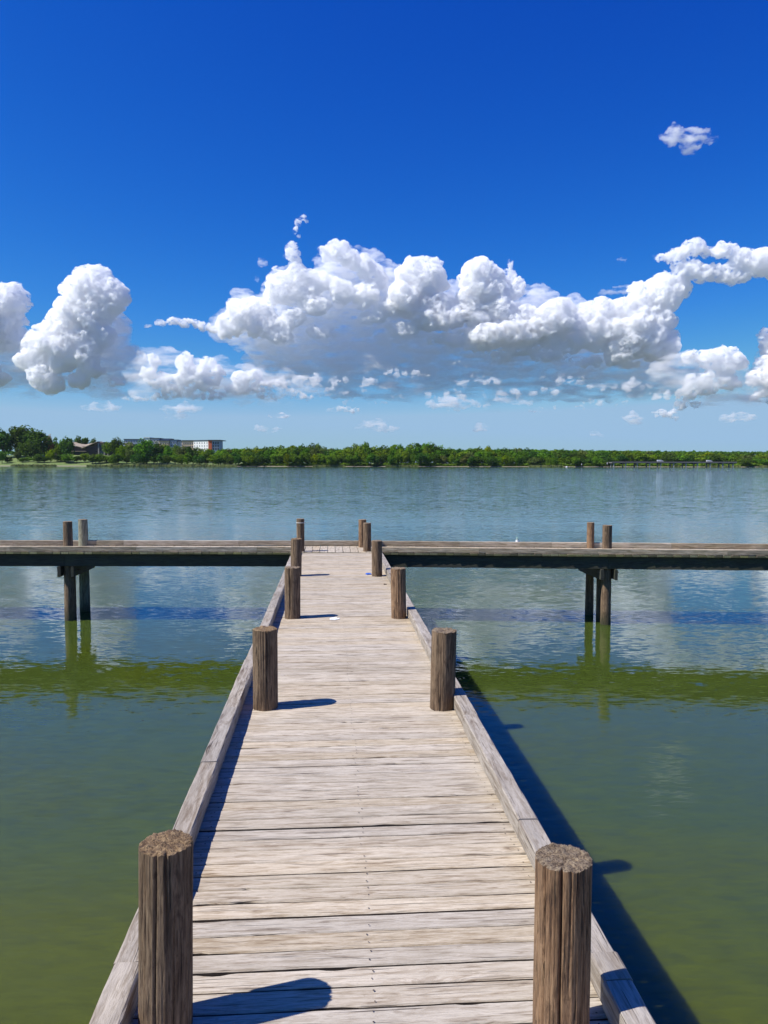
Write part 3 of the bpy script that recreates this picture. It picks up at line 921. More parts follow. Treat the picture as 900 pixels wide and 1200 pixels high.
# individual trees of the park on the left shore
park = [
    ('broad_tree', 'tall dark tree at the far left end of the park, cut by the picture edge', 3, 505, 30, 775, 0, 'leaf_dark'),
    ('broad_tree', 'tallest dark round tree at the left of the park, above the lawn', 23, 500.5, 40, 790, 1, 'leaf_dark'),
    ('broad_tree', 'big dark tree right of the tallest park tree, sloping down toward the house', 44, 505, 34, 782, 3, 'leaf_dark'),
    ('round_tree', 'dark round-crowned tree standing alone in front of the tall park trees', 36, 517, 27, 757, 5, 'leaf_dark'),
    ('slender_tree', 'small thin grey-green tree on the lawn close to the water at far left', 20.5, 526.5, 8, 738, 6, 'leaf_olive'),
    ('rusty_tree', 'small rusty orange tree between the tall park trees and the brown house', 58.5, 511.5, 9, 800, 4, 'leaf_rust'),
    ('round_tree', 'green tree just right of the rusty orange tree', 64, 513.5, 11, 812, 2, 'leaf'),
    ('broad_tree', 'dark tree in front of the brown house roof, between its two wings', 77, 513.5, 19, 758, 0, 'leaf_dark'),
    ('round_tree', 'tree crown showing above the brown house roof', 95, 512.5, 18, 835, 1, 'leaf_dark'),
    ('round_tree', 'small dark crown peeping over the right end of the brown house', 109, 515, 10, 840, 4, 'leaf_dark'),
    ('broad_tree', 'dark tree between the brown house and the apartment block', 135, 514, 18, 775, 3, 'leaf_dark'),
    ('yellow_tree', 'bright yellow-green tree in front of the left end of the apartment block', 142, 523, 13, 750, 5, 'leaf_yellow'),
    ('olive_tree', 'olive-brown tree by the shore right of the bright yellow-green tree', 154, 521.5, 14, 742, 2, 'leaf_olive'),
    ('broad_tree', 'large bright green tree in front of the middle of the apartment block', 171, 516, 25, 738, 1, 'leaf'),
    ('broad_tree', 'dark green tree just right of the large bright green tree', 184, 519.5, 15, 752, 0, 'leaf_dark'),
    ('round_tree', 'mid green tree in front of the tan wall of the apartment block', 197, 523, 13, 744, 3, 'leaf'),
    ('olive_tree', 'greyish olive tree left of the white end of the apartment block', 213, 523.5, 14, 748, 4, 'leaf_olive'),
    ('round_tree', 'dark green tree below the white end of the apartment block', 226, 525, 16, 745, 6, 'leaf_dark'),
    ('round_tree', 'light green tree below the red stripe of the apartment block', 241, 527, 15, 740, 5, 'leaf'),
    ('broad_tree', 'green tree right of the apartment block, at its dark glass corner', 262, 527, 18, 744, 0, 'leaf'),
]
for a in park: px_tree(a[0], a[1], *a[2:])
park2 = [(150, 519, 18, 800), (160, 521, 16, 790), (190, 521.5, 16, 795), (206, 522, 15, 788), (219, 524, 14, 792), (232, 526, 15, 782), (246, 527, 14, 790), (255, 528, 14, 775), (127, 519, 14, 800), (68, 522, 14, 775), (52, 520, 16, 800)]
for i, (px, yt, wd, Y) in enumerate(park2):
    px_tree('park_tree', 'leafy tree filling a gap between the larger park trees and the buildings', px, yt, wd, Y, i + 2, ('leaf', 'leaf_dark', 'leaf')[i % 3], 'trees filling gaps by the park buildings')
shr = [(2, 531, 9), (9, 537, 8), (34, 537, 8), (44, 534, 12), (59, 528.5, 9), (69, 534, 10), (80, 534, 13), (90, 536, 10), (99, 533, 10), (108, 534, 11), (116, 533.5, 12), (125, 536, 10), (133, 534, 11), (190, 533, 11), (205, 534, 12), (233, 535, 11), (249, 535, 12), (148, 536, 8), (220, 533, 10), (160, 533, 12), (180, 533, 13), (196, 535, 11), (212, 535, 11), (241, 533, 12), (256, 534, 12), (138, 534, 12), (168, 536, 10), (52, 537, 10), (26, 538, 8), (75, 535, 12), (112, 536, 10)]
for i, (px, yt, wd) in enumerate(shr):
    px_tree('bush', 'rounded green bush on the grassy bank in front of the park trees and buildings' if i != 4 else 'yellow-green bush alone on the lawn below the brown house', px, yt - 1.0, wd * 1.3, 726 + (i % 3) * 4 + random.random() * 3, i, ('leaf', 'leaf_dark')[i % 2] if i != 4 else 'leaf_yellow',
            None if i == 4 else 'bushes along the park bank', cat='bush')

prof = [(262, 528), (275, 526), (300, 524), (330, 523), (355, 521), (372, 519.5), (384, 524.5), (399, 525.5), (409, 524), (418, 518), (432, 519), (441, 526), (452, 521.5), (480, 520), (500, 518.5), (516, 522), (535, 525.5), (558, 525), (567, 521.5), (580, 526), (610, 524), (630, 526.5), (660, 526.5), (700, 527.5), (750, 528.5), (800, 529), (850, 530.5), (905, 531)]
def top_of(px):
    for (a, ya), (b, yb) in zip(prof[:-1], prof[1:]):
        if a <= px <= b: return ya + (yb - ya) * (px - a) / (b - a)
    return prof[-1][1] if px > 900 else prof[0][1]


G1 = 'trees lining the far shore'
LB = {'leaf': 'leafy mid green tree in the unbroken line of trees along the far shore',
      'leaf_dark': 'dark green tree in the unbroken line of trees along the far shore',
      'leaf_yellow': 'yellowish green tree in the unbroken line of trees along the far shore',
      'leaf_olive': 'dull olive tree in the unbroken line of trees along the far shore'}
cnt = 0
for row, (dY, step, frac, lift) in enumerate(((5, 8.2, 0.55, 3.0), (20, 9.5, 0.82, 1.2), (42, 10.5, 1.0, 0.0))):
    px = 258 if row else 270
    while px < 908:
        Xa = up(px, 545, 730).x
        Y = shore_y(Xa) + dY + random.uniform(-3, 4)
        tp = top_of(px)
        base = 545.5
        yt = base - (base - tp) * frac * random.uniform(0.86, 1.06) if row < 2 else tp + random.uniform(0.0, 1.2)
        if 722 < px < 862 and row == 0: yt += 3; Y += 16
        mt = random.choices(('leaf', 'leaf_dark', 'leaf_yellow', 'leaf_olive'), (6, 3, 1.3 if row == 0 else 0.5, 0.7))[0]
        top = up(px, yt, Y)
        h = top.z - ground_z(top.x, Y)
        wpx = random.uniform(14, 21) if row else random.uniform(9, 15)
        tree('shore_tree', LB[mt], 'tree', top.x, Y, wpx * S(Y), h, random.randrange(7), mt, G1 + {'leaf': '', 'leaf_dark': ', dark ones', 'leaf_yellow': ', yellowish ones', 'leaf_olive': ', olive ones'}[mt])
        px += step * random.uniform(0.8, 1.2); cnt += 1
print('shore trees', cnt)

# far-off wood behind: reads as one mass
def wood(name, Y, x0, x1, ytopf, nleaf, leaf, mat, seed, depth=40):
    r = np.random.default_rng(seed)
    px = r.uniform(x0, x1, nleaf)
    yt = np.array([ytopf(p) + 1.2 * mn.noise(Vector((p * 0.12, seed, 0))) + 0.9 * mn.noise(Vector((p * 0.4, seed, 0))) for p in px])
    zt_ = np.array([up(p, t, Y).z for p, t in zip(px, yt)])
    f = 1 - r.random(nleaf) ** 1.6
    X = (px - 450) / F * Y
    Yv = Y + (1 - f) * -depth * 0.6 + r.uniform(-4, 4, nleaf) + depth * 0.2 * r.normal(size=nleaf)
    Z = zt_ * (0.25 + 0.75 * f)
    cen = np.stack([X, Yv, Z], 1)
    nr = np.stack([r.normal(size=nleaf) * 0.5, -0.5 + r.normal(size=nleaf) * 0.4, 0.8 + r.normal(size=nleaf) * 0.4], 1); nr /= np.linalg.norm(nr, axis=1)[:, None]
    a = np.cross(nr, r.normal(size=(nleaf, 3))); a /= np.linalg.norm(a, axis=1)[:, None]; b = np.cross(nr, a)
    s = leaf * (0.5 + r.random(nleaf))[:, None] * 0.5
    V = np.stack([cen + a * s, cen + b * s, cen - a * s, cen - b * s], 1).reshape(-1, 3)
    me = bpy.data.meshes.new(name)
    me.vertices.add(len(V)); me.vertices.foreach_set('co', V.ravel())
    me.loops.add(nleaf * 4); me.loops.foreach_set('vertex_index', np.arange(nleaf * 4))
    me.polygons.add(nleaf); me.polygons.foreach_set('loop_start', np.arange(0, nleaf * 4, 4)); me.polygons.foreach_set('loop_total', np.full(nleaf, 4))
    me.update(); me.materials.append(M[mat])
    o = link(name, me)
    tag(o, 'distant dark green woodland seen as one mass behind the shore trees', 'woodland', kind='stuff')


wood('distant_wood', 960, -300, 1200, lambda p: (527.5 if p < 640 else 528.2 + 1.5 * (p - 640) / 260 if p < 900 else 530) if p > 255 else 530, 26000, 3.2, 'leaf_dark', 4)

# scrub and reeds at the water's edge
def reeds():
    r = np.random.default_rng(8); n = 16000
    X = r.uniform(-520, 520, n); d = np.abs(r.normal(size=n)) * 1.7 + 0.3
    keep = np.array([mn.noise(Vector((x * 0.03, 5, 0))) > (-0.15 if x < -140 else 0.05) for x in X])
    X = X[keep]; d = d[keep]; n = len(X)
    Y = np.array([shore_y(x) for x in X]) + d
    Z = np.array([ground_z(x, y_) for x, y_ in zip(X, Y)])
    h = r.uniform(0.6, 1.7, n); w2 = r.uniform(0.15, 0.5, n); lean = r.normal(size=n) * 0.3
    th = r.uniform(-0.6, 0.6, n)
    c = np.cos(th) * w2; s = np.sin(th) * w2
    V = np.stack([np.stack([X - c, Y - s, Z], 1), np.stack([X + c, Y + s, Z], 1), np.stack([X + c * 0.4 + lean, Y + s, Z + h], 1), np.stack([X - c * 0.4 + lean, Y - s, Z + h * 0.9], 1)], 1).reshape(-1, 3)
    me = bpy.data.meshes.new('shore_reeds')
    me.vertices.add(len(V)); me.vertices.foreach_set('co', V.ravel())
    me.loops.add(n * 4); me.loops.foreach_set('vertex_index', np.arange(n * 4))
    me.polygons.add(n); me.polygons.foreach_set('loop_start', np.arange(0, n * 4, 4)); me.polygons.foreach_set('loop_total', np.full(n, 4))
    me.update(); me.materials.append(M['reed'])
    tag(link('shore_reeds', me), 'low strip of reeds and scrub along the far waterline', 'reeds', kind='stuff')


reeds()


def scrub():
    r = np.random.default_rng(18); n = 34000
    X = r.uniform(-150, 520, n); d = 2.5 + np.abs(r.normal(size=n)) * 6
    hmax = np.array([2.6 + 2.2 * mn.noise(Vector((x * 0.06, 15, 0))) + 1.2 * mn.noise(Vector((x * 0.3, 25, 0))) for x in X])
    hmax *= np.clip((X + 150) / 30, 0.3, 1)
    Y = np.array([shore_y(x) for x in X]) + d
    Z = np.array([ground_z(x, y_) for x, y_ in zip(X, Y)]) + hmax * r.random(n) ** 0.7
    cen = np.stack([X, Y, Z], 1)
    nr = np.stack([r.normal(size=n) * 0.6 - 0.2, -0.5 + r.normal(size=n) * 0.5, 0.7 + r.normal(size=n) * 0.4], 1); nr /= np.linalg.norm(nr, axis=1)[:, None]
    a = np.cross(nr, r.normal(size=(n, 3))); a /= np.linalg.norm(a, axis=1)[:, None]; b = np.cross(nr, a)
    s = 1.1 * (0.5 + r.random(n))[:, None] * 0.5
    V = np.stack([cen + a * s, cen + b * s, cen - a * s, cen - b * s], 1).reshape(-1, 3)
    me = bpy.data.meshes.new('shore_scrub')
    me.vertices.add(len(V)); me.vertices.foreach_set('co', V.ravel())
    me.loops.add(n * 4); me.loops.foreach_set('vertex_index', np.arange(n * 4))
    me.polygons.add(n); me.polygons.foreach_set('loop_start', np.arange(0, n * 4, 4)); me.polygons.foreach_set('loop_total', np.full(n, 4))
    me.update(); me.materials.append(M['leaf'])
    tag(link('shore_scrub', me), 'dense green undergrowth below the trees of the far shore', 'undergrowth', kind='stuff')


scrub()

# ------------------------------------------------------------------ buildings on the left shore
M['roof_tan'] = plain('tan_roof', (0.36, 0.29, 0.21), 0.85, 0.15, 0.4)
M['brown_wall'] = plain('dark_brown_wall', (0.055, 0.04, 0.04), 0.85, 0.2, 0.4)
M['stone'] = plain('pale_stone', (0.28, 0.26, 0.25), 0.85, 0.15, 0.5)
M['glass_dark'] = plain('dark_glass', (0.03, 0.045, 0.07), 0.15, 0.2, 0.2)
M['white_wall'] = plain('white_render', (0.80, 0.79, 0.77), 0.8, 0.05, 0.3)
M['tan_wall'] = plain('tan_brick', (0.62, 0.44, 0.28), 0.85, 0.12, 0.6)
M['blue_wall'] = plain('blue_grey_cladding', (0.27, 0.32, 0.42), 0.6, 0.12, 0.4)
M['gray_wall'] = plain('grey_cladding', (0.42, 0.42, 0.45), 0.7, 0.1, 0.4)
M['red_wall'] = plain('red_orange_panel', (0.62, 0.13, 0.05), 0.7, 0.1, 0.4)
M['roof_dark'] = plain('dark_flat_roof', (0.07, 0.08, 0.10), 0.8, 0.1, 0.4)
M['concrete'] = plain('pale_concrete', (0.42, 0.41, 0.38), 0.9, 0.15, 0.5)
M['bridge_dark'] = plain('dark_bridge_girder', (0.08, 0.07, 0.065), 0.8, 0.25, 0.4)
M['vehicle_white'] = plain('white_paint', (0.6, 0.61, 0.62), 0.3, 0.03, 1)
M['rubber'] = plain('tyre_rubber', (0.02, 0.02, 0.02), 0.9, 0.1, 3)


def prism(mb, a, b, zl):         # generic hexahedron from two quads
    mb.add(list(a) + list(b), [(3, 2, 1, 0), (4, 5, 6, 7), (0, 1, 5, 4), (1, 2, 6, 5), (2, 3, 7, 6), (3, 0, 4, 7)], [(0, 0)] * 8)


# brown house with long sloping tan roofs
YH = 815
hx = lambda px: (px - 450) / F * YH
hz = lambda py: up(100, py, YH).z
ref = Vector((hx(95), YH, ground_z(hx(95), YH)))
house = empty('brown_house', ref)
tag(house, 'low dark brown house with long sloping tan roofs on the rise above the lawn', 'house')
def lx_(px): return hx(px) - ref.x
def lz_(py): return hz(py) - ref.z
MB().box((lx_(84), 0, -1.5), (lx_(117), 14, lz_(523.6))).build('wall', M['brown_wall'], house)
mb = MB()   # gable wall rising to the right
prism(mb, [(lx_(103), -1.5, -1.5), (lx_(123.5), -1.5, -1.5), (lx_(123.5), 13, -1.5), (lx_(103), 13, -1.5)], [(lx_(103), -1.5, lz_(525.4)), (lx_(123.5), -1.5, lz_(518.4)), (lx_(123.5), 13, lz_(518.4)), (lx_(103), 13, lz_(525.4))], 0)
mb.build('wall', M['brown_wall'], house)
mb = MB()   # left low-pitched roof
prism(mb, [(lx_(82), -2.5, lz_(521.3)), (lx_(101), -2.5, lz_(526.0)), (lx_(101), 16, lz_(526.0) + 3), (lx_(82), 16, lz_(521.3) + 3)], [(lx_(82), -2.5, lz_(520.8)), (lx_(101), -2.5, lz_(525.2)), (lx_(101), 16, lz_(521.5)), (lx_(82), 16, lz_(519.3))], 0)
mb.build('roof', M['roof_tan'], house)
mb = MB()   # right roof rising to a peak
prism(mb, [(lx_(98), -3.5, lz_(526.2)), (lx_(116.5), -3.5, lz_(518.6)), (lx_(116.5), 16, lz_(518.6)), (lx_(96), 16, lz_(524))], [(lx_(98), -3.5, lz_(525.4)), (lx_(116.5), -3.5, lz_(517.8)), (lx_(114), 16, lz_(517.2)), (lx_(92), 16, lz_(521.4))], 0)
mb.build('roof', M['roof_tan'], house)
MB().box((lx_(84.7), 1, lz_(524)), (lx_(86.4), 3, lz_(518.6))).build('chimney', M['tan_wall'], house)
for pxx in (116.6, 123.2, 127.2): MB().box((lx_(pxx), -2.4, -1.5), (lx_(pxx + 1.5), 0.2, lz_(519.4 if pxx < 120 else 521))).build('pillar', M['stone'], house)
MB().box((lx_(118.3), -1.7, 0.5), (lx_(122.6), -1.52, lz_(522))).build('window', M['glass_dark'], house)
MB().box((lx_(87), -0.2, 1.0), (lx_(100), -0.02, lz_(528.3))).build('window', M['glass_dark'], house)
MB().box((lx_(85), -3.2, lz_(529.6)), (lx_(103), -0.3, lz_(529.0))).build('porch_roof', M['roof_tan'], house)
MB().box((lx_(124.6), 0, -1.5), (lx_(134), 12, lz_(523))).build('wall', M['brown_wall'], house)

shed_ref = Vector((hx(62), YH + 5, ground_z(hx(62), YH + 5)))
shed = empty('small_house', shed_ref)
tag(shed, 'small brown house with a pale roof half hidden by trees left of the brown house', 'house')
MB().box((hx(56) - shed_ref.x, 0, -1.5), (hx(69) - shed_ref.x, 10, hz(523.4) - shed_ref.z)).build('wall', M['brown_wall'], shed)
mb = MB(); a_ = hx(55.5) - shed_ref.x; b_ = hx(69.5) - shed_ref.x; z1 = hz(523.6) - shed_ref.z; z2 = hz(521.4) - shed_ref.z
prism(mb, [(a_, -0.8, z1), (b_, -0.8, z1), (b_, 11, z1), (a_, 11, z1)], [(a_, -0.8, z1 + 0.25), (b_, -0.8, z1 + 0.25), (b_ - 1, 5.2, z2), (a_ + 1, 5.2, z2)], 0)
mb.build('roof', M['roof_tan'], shed)
MB().box((hx(60) - shed_ref.x, -0.14, 1.0), (hx(63) - shed_ref.x, -0.02, 2.6)).build('window', M['glass_dark'], shed)

# apartment block
YA = 880
ax = lambda px: (px - 450) / F * YA
azz = lambda py: up(200, py, YA).z
ar = Vector((ax(204), YA, ground_z(ax(204), YA)))
apt = empty('apartment_block', ar)
tag(apt, 'long modern apartment block with tan, grey and white fronts above the treetops', 'building')
AX = lambda px: ax(px) - ar.x
AZ = lambda py: azz(py) - ar.z
def wing(x0, x1, ytop, mat, y0=0.0, dep=18, roof='roof_dark', rh=0.5, over=0.5, roofmat=None, low=None):
    MB().box((AX(x0), y0, -1), (AX(x1), y0 + dep, AZ(ytop))).build('wall', M[mat], apt)
    MB().box((AX(x0) - over, y0 - over, AZ(ytop) + 0.003), (AX(x1) + over, y0 + dep, AZ(ytop) + rh)).build('roof', M[roof], apt)
def windows(x0, x1, n, tops, y0, hgt=1.7, wd=None, frame='white_wall'):
    st_ = (AX(x1) - AX(x0)) / n; wd = wd or st_ * 0.5
    for tpy in tops:
        for k in range(n):
            cx = AX(x0) + st_ * (k + 0.5); z = AZ(tpy)
            f = MB().box((cx - wd / 2 - 0.12, y0 - 0.10, z - hgt - 0.12), (cx + wd / 2 + 0.12, y0 - 0.003, z + 0.12)).build('window', M[frame], apt)
            MB().box((cx - wd / 2, y0 - 0.16, z - hgt), (cx + wd / 2, y0 - 0.103, z)).build('pane', M['glass_dark'], f)
fl = (517.3, 520.9, 524.6)
wing(145.5, 169, 515.2, 'blue_wall', 2)
MB().box((AX(147), 1.0, -1), (AX(156), 1.997, AZ(519.6))).build('wall', M['tan_wall'], apt)
windows(147, 168, 7, (516.6, 520.6), 0.95 + 1.05 - 0.0, 1.5)
wing(169.5, 176, 513.4, 'white_wall', 0.5, roof='white_wall', rh=0.6)
wing(176.2, 187, 514.0, 'gray_wall', 1.5, roof='roof_dark')
windows(170, 187, 5, (516.0,), 0.4, 1.5)
wing(187.2, 199, 517.2, 'tan_wall', 0, roof='roof_dark', rh=0.9)
windows(188, 199, 4, (519.2, 522.6), 0, 1.6)
wing(187.5, 199.5, 514.6, 'gray_wall', 6, dep=12)
wing(199.4, 208, 515.9, 'blue_wall', 1.2)
windows(200, 208, 3, (518.2, 521.6), 1.2, 1.6)
wing(208.2, 214, 517.4, 'gray_wall', 2.2)
wing(214.2, 227.5, 517.0, 'tan_wall', 1.0, rh=0.9)
windows(214.5, 227, 5, (519.3, 522.7), 1.0, 1.7)
def turned(o, piv, ang):
    o.location = (piv[0], piv[1], 0); o.rotation_euler = (0, 0, ang); return o
piv = (AX(227.7), -1.0); TA = R(-32); LW = (AX(247.8) - AX(227.7)) / math.cos(TA)
zw = AZ(517.2)
turned(MB().box((0, 0, -1), (LW, 14, zw)).build('wall', M['white_wall'], apt), piv, TA)
for z in (AZ(518.8), AZ(522.3), AZ(525.6)):
    for k in range(6):
        cx = LW * (k + 0.5) / 6
        f = turned(MB().box((cx - 0.5, -0.1, z - 1.6), (cx + 0.5, -0.003, z + 0.05)).build('window', M['gray_wall'], apt), piv, TA)
        MB().box((cx - 0.4, -0.16, z - 1.5), (cx + 0.4, -0.103, z)).build('pane', M['glass_dark'], f)
turned(MB().box((-0.6, -0.7, zw + 0.3), (LW + 0.3, 14.4, zw + 0.95)).build('roof', M['roof_dark'], apt), piv, TA)
ye = -1.0 + LW * math.sin(TA)
MB().box((AX(247.9), ye - 0.6, -1), (AX(252.0), 16, zw)).build('wall', M['red_wall'], apt)
wing(252.2, 260.6, 517.2, 'blue_wall', ye, over=0.02, rh=0.2)
windows(252.6, 260.4, 3, (518.6, 522.0, 525.4), ye, 2.4, wd=1.6, frame='gray_wall')
MB().box((AX(247.6), ye - 1.3, AZ(516.9)), (AX(262), 17, AZ(516.1))).build('roof', M['roof_dark'], apt)

# ------------------------------------------------------------------ low bridge on the right
YB = 700
bx_ = lambda px: (px - 450) / F * YB
bz = lambda py: up(790, py, YB).z
br = empty('low_bridge', (bx_(785), YB, 0))
tag(br, 'long low road bridge on pale concrete piers close to the far shore at right', 'bridge')
BX = lambda px: bx_(px) - bx_(785)
zd = bz(541.4)
MB().box((BX(716), -1, zd - 0.9), (BX(862), 9, zd - 0.1)).build('girder', M['bridge_dark'], br)
MB().box((BX(716), -1.3, zd - 0.097), (BX(862), 9.3, zd + 0.15)).build('road_deck', M['concrete'], br)
mb = MB()
mb.box((BX(716), -1.2, zd + 0.9), (BX(862), -1.1, zd + 1.02))
mb.box((BX(716), -1.18, zd + 0.153), (BX(862), -1.12, zd + 0.80))
for k in range(74): mb.box((BX(716) + k * 1.53, -1.19, zd + 0.803), (BX(716) + k * 1.53 + 0.1, -1.11, zd + 0.897))
mb.build('railing', M['bridge_dark'], br)
for pxx in (718.5, 732.5, 746, 760.5, 773.5, 788.5, 803, 816.5, 831.5, 846, 858):
    mb = MB()
    mb.box((BX(pxx) - 0.45, -0.6, -1.2), (BX(pxx) + 0.45, 0.4, zd - 1.5)).box((BX(pxx) - 0.45, 7.6, -1.2), (BX(pxx) + 0.45, 8.6, zd - 1.5))
    mb.box((BX(pxx) - 0.5, -0.9, zd - 1.497), (BX(pxx) + 0.5, 8.9, zd - 0.903))
    mb.build('pier', M['concrete'], br)


def van(px, L, H, label, x_rot=0.0):
    o = empty('white_van', (bx_(px), YB + 2.2, zd + 0.153)); tag(o, label, 'van', 'white vans crossing the bridge')
    mb = MB()
    prf = [(-L / 2, 0.45), (L / 2, 0.45), (L / 2, 1.1), (L / 2 - 0.9, 1.35), (L / 2 - 1.7, H), (-L / 2, H)]
    vs = [(x_, y_, z_) for y_ in (0, 2.0) for x_, z_ in prf]; n = len(prf)
    mb.add(vs, [tuple(range(n)), tuple(reversed(range(n, 2 * n)))] + [(k, n + k, n + (k + 1) % n, (k + 1) % n) for k in range(n)], [(0, 0)] * len(vs))
    mb.build('body', M['vehicle_white'], o)
    mb = MB(); mb.add([(L / 2 - 1.35, -0.01, 1.4), (L / 2 - 2.6, -0.01, 1.4), (L / 2 - 2.6, -0.01, H - 0.2), (L / 2 - 1.9, -0.01, H - 0.2), (L / 2 - 1.35, 0.02, 1.4), (L / 2 - 2.6, 0.02, 1.4), (L / 2 - 2.6, 0.02, H - 0.2), (L / 2 - 1.9, 0.02, H - 0.2)],
                      [(0, 1, 2, 3), (7, 6, 5, 4), (0, 4, 5, 1), (1, 5, 6, 2), (2, 6, 7, 3), (3, 7, 4, 0)], [(0, 0)] * 8)
    mb.build('side_window', M['glass_dark'], o)
    for x_ in (-L / 2 + 1.1, L / 2 - 1.2):
        for y_ in (-0.05, 1.85):
            m2 = MB(); n = 16
            vs = [(x_ + 0.38 * math.cos(k * math.tau / n), y_ + q, 0.38 + 0.38 * math.sin(k * math.tau / n)) for q in (0, 0.2) for k in range(n)]
            m2.add(vs, [tuple(range(n)), tuple(reversed(range(n, 2 * n)))] + [(k, (k + 1) % n, n + (k + 1) % n, n + k) for k in range(n)], [(0, 0)] * len(vs))
            m2.build('wheel', M['rubber'], o)
    return o


van(774.3, 5.4, 2.1, 'white van on the far bridge, the left one of two')
van(832.0, 5.0, 1.95, 'white van on the far bridge, the right one of two')

# channel marker posts and a buoy off the far shore
def marker(px, Y, h, label):
    o = empty('marker_post', (up(px, 546, Y).x, Y, 0)); tag(o, label, 'marker', 'marker posts off the far shore')
    m1 = lathe([(0.16, -1.0), (0.16, h * 0.62), (0.15, h * 0.62 + 0.02)], 10); m1.build('pole', M['trunk'], o)
    m2 = lathe([(0.26, h * 0.64), (0.28, h * 0.66), (0.28, h), (0.24, h + 0.05)], 12); m2.build('white_collar', M['white_wall'], o)


marker(681.5, 660, 2.9, 'white-topped marker post off the far shore, the left one of two')
marker(711.5, 650, 4.0, 'white-topped marker post off the far shore, the right one of two')
bo = empty('white_buoy', (up(664, 546.5, 640).x, 640, 0)); tag(bo, 'small white buoy floating far out, left of the marker posts', 'buoy')
lathe([(0.1, -0.3), (0.75, -0.1), (0.85, 0.25), (0.55, 0.62), (0.2, 0.75)], 16).build('float', M['white_wall'], bo, smooth=True)
lathe([(0.06, 0.75), (0.06, 1.5), (0.03, 1.55)], 8).build('mast', M['white_wall'], bo)

# ------------------------------------------------------------------ clouds
def cloud_mat(name='cumulus', density=0.012, col_=(0.993, 0.996, 1.0, 1), lo=0.46, hi=0.56, scale=0.0062, rate=0.2, floor=0.012, stretch=(1, 1, 1.25), base=(900, 1500), z0f=0.05, rough=0.64):
    """cloud air: scattering only, density broken up by turbulence and thinning out toward the condensation level"""
    m, t, out = new_mat(name)
    pos = t.n('ShaderNodeNewGeometry').outputs['Position']
    n = t.noise(t.mapping(pos, stretch), scale, 4, rough, 0.0)
    nb = t.noise(t.mapping(pos, (1, 1, 3)), 0.0011, 1, 0.5, 0.0)
    z = t.n('ShaderNodeSeparateXYZ', {0: pos}).outputs[2]
    zf = t.n('ShaderNodeMapRange', {0: t.math('MULTIPLY_ADD', t.math('SUBTRACT', nb, 0.5), 1500.0, z), 1: base[0], 2: base[1], 3: z0f, 4: 1.0}, interpolation_type='SMOOTHSTEP').outputs[0]
    d = t.n('ShaderNodeMapRange', {0: n, 1: lo, 2: hi, 3: density * floor, 4: density}).outputs[0]
    v = t.n('ShaderNodeVolumeScatter', {'Color': col_, 'Density': t.math('MULTIPLY', d, zf), 'Anisotropy': 0.0})
    t.t.links.new(v.outputs[0], out.inputs['Volume'])
    m.cycles.volume_step_rate = rate
    return m


M['cloud'] = cloud_mat('cumulus', 0.046, (0.998, 0.999, 1.0, 1), lo=0.45, hi=0.60, scale=0.0095, base=(700, 1100), z0f=0.25)
M['cloud_soft'] = cloud_mat('cloud_soft', 0.0075, (0.998, 0.999, 1.0, 1), lo=0.43, hi=0.60, stretch=(0.6, 0.8, 1.7), base=(1050, 2350), z0f=0.05)
M['cloud_veil'] = cloud_mat('cloud_veil', 0.005, (0.994, 0.997, 1.0, 1), lo=0.47, hi=0.66, scale=0.004, stretch=(0.5, 0.8, 2.0), base=(850, 1200), z0f=0.1)
M['cloud_faint'] = cloud_mat('cloud_faint', 0.013, (0.998, 0.999, 1.0, 1), lo=0.44, hi=0.62, scale=0.009, stretch=(0.6, 0.8, 1.6), base=(100, 300), z0f=1.0)
M['cloud_thin'] = cloud_mat('cloud_thin', 0.040, (0.997, 0.999, 1.0, 1), lo=0.46, hi=0.60, scale=0.009, stretch=(0.8, 0.8, 1.3), base=(100, 300), z0f=1.0)


def fbm2(shape, base, octs, seed, ax_=1.0, ay_=1.0, persist=0.5):
    """value-noise fbm on a pixel grid, -1..1; base = feature size in px"""
    r = np.random.default_rng(seed); H_, W_ = shape
    out = np.zeros(shape); amp = 1.0; tot = 0
    yy, xx = np.mgrid[0:H_, 0:W_].astype(float)
    for o in range(octs):
        sx = base * ax_ / 2 ** o; sy = base * ay_ / 2 ** o
        gx = xx / sx; gy = yy / sy
        nx, ny = int(gx.max()) + 3, int(gy.max()) + 3
        g = r.uniform(-1, 1, (ny, nx))
        ix = gx.astype(int); iy = gy.astype(int); fx = gx - ix; fy = gy - iy
        fx = fx * fx * (3 - 2 * fx); fy = fy * fy * (3 - 2 * fy)
        v = (g[iy, ix] * (1 - fx) + g[iy, ix + 1] * fx) * (1 - fy) + (g[iy + 1, ix] * (1 - fx) + g[iy + 1, ix + 1] * fx) * fy
        out += v * amp; tot += amp; amp *= persist
    return out / tot


def box_blur(a, k):
    for ax_ in (0, 1):
        c = np.cumsum(np.pad(a, [(k + 1, k) if i == ax_ else (0, 0) for i in (0, 1)], mode='edge'), axis=ax_)
        a = (np.take(c, range(2 * k + 1, c.shape[ax_]), ax_) - np.take(c, range(0, c.shape[ax_] - 2 * k - 1), ax_)) / (2 * k + 1)
    return a


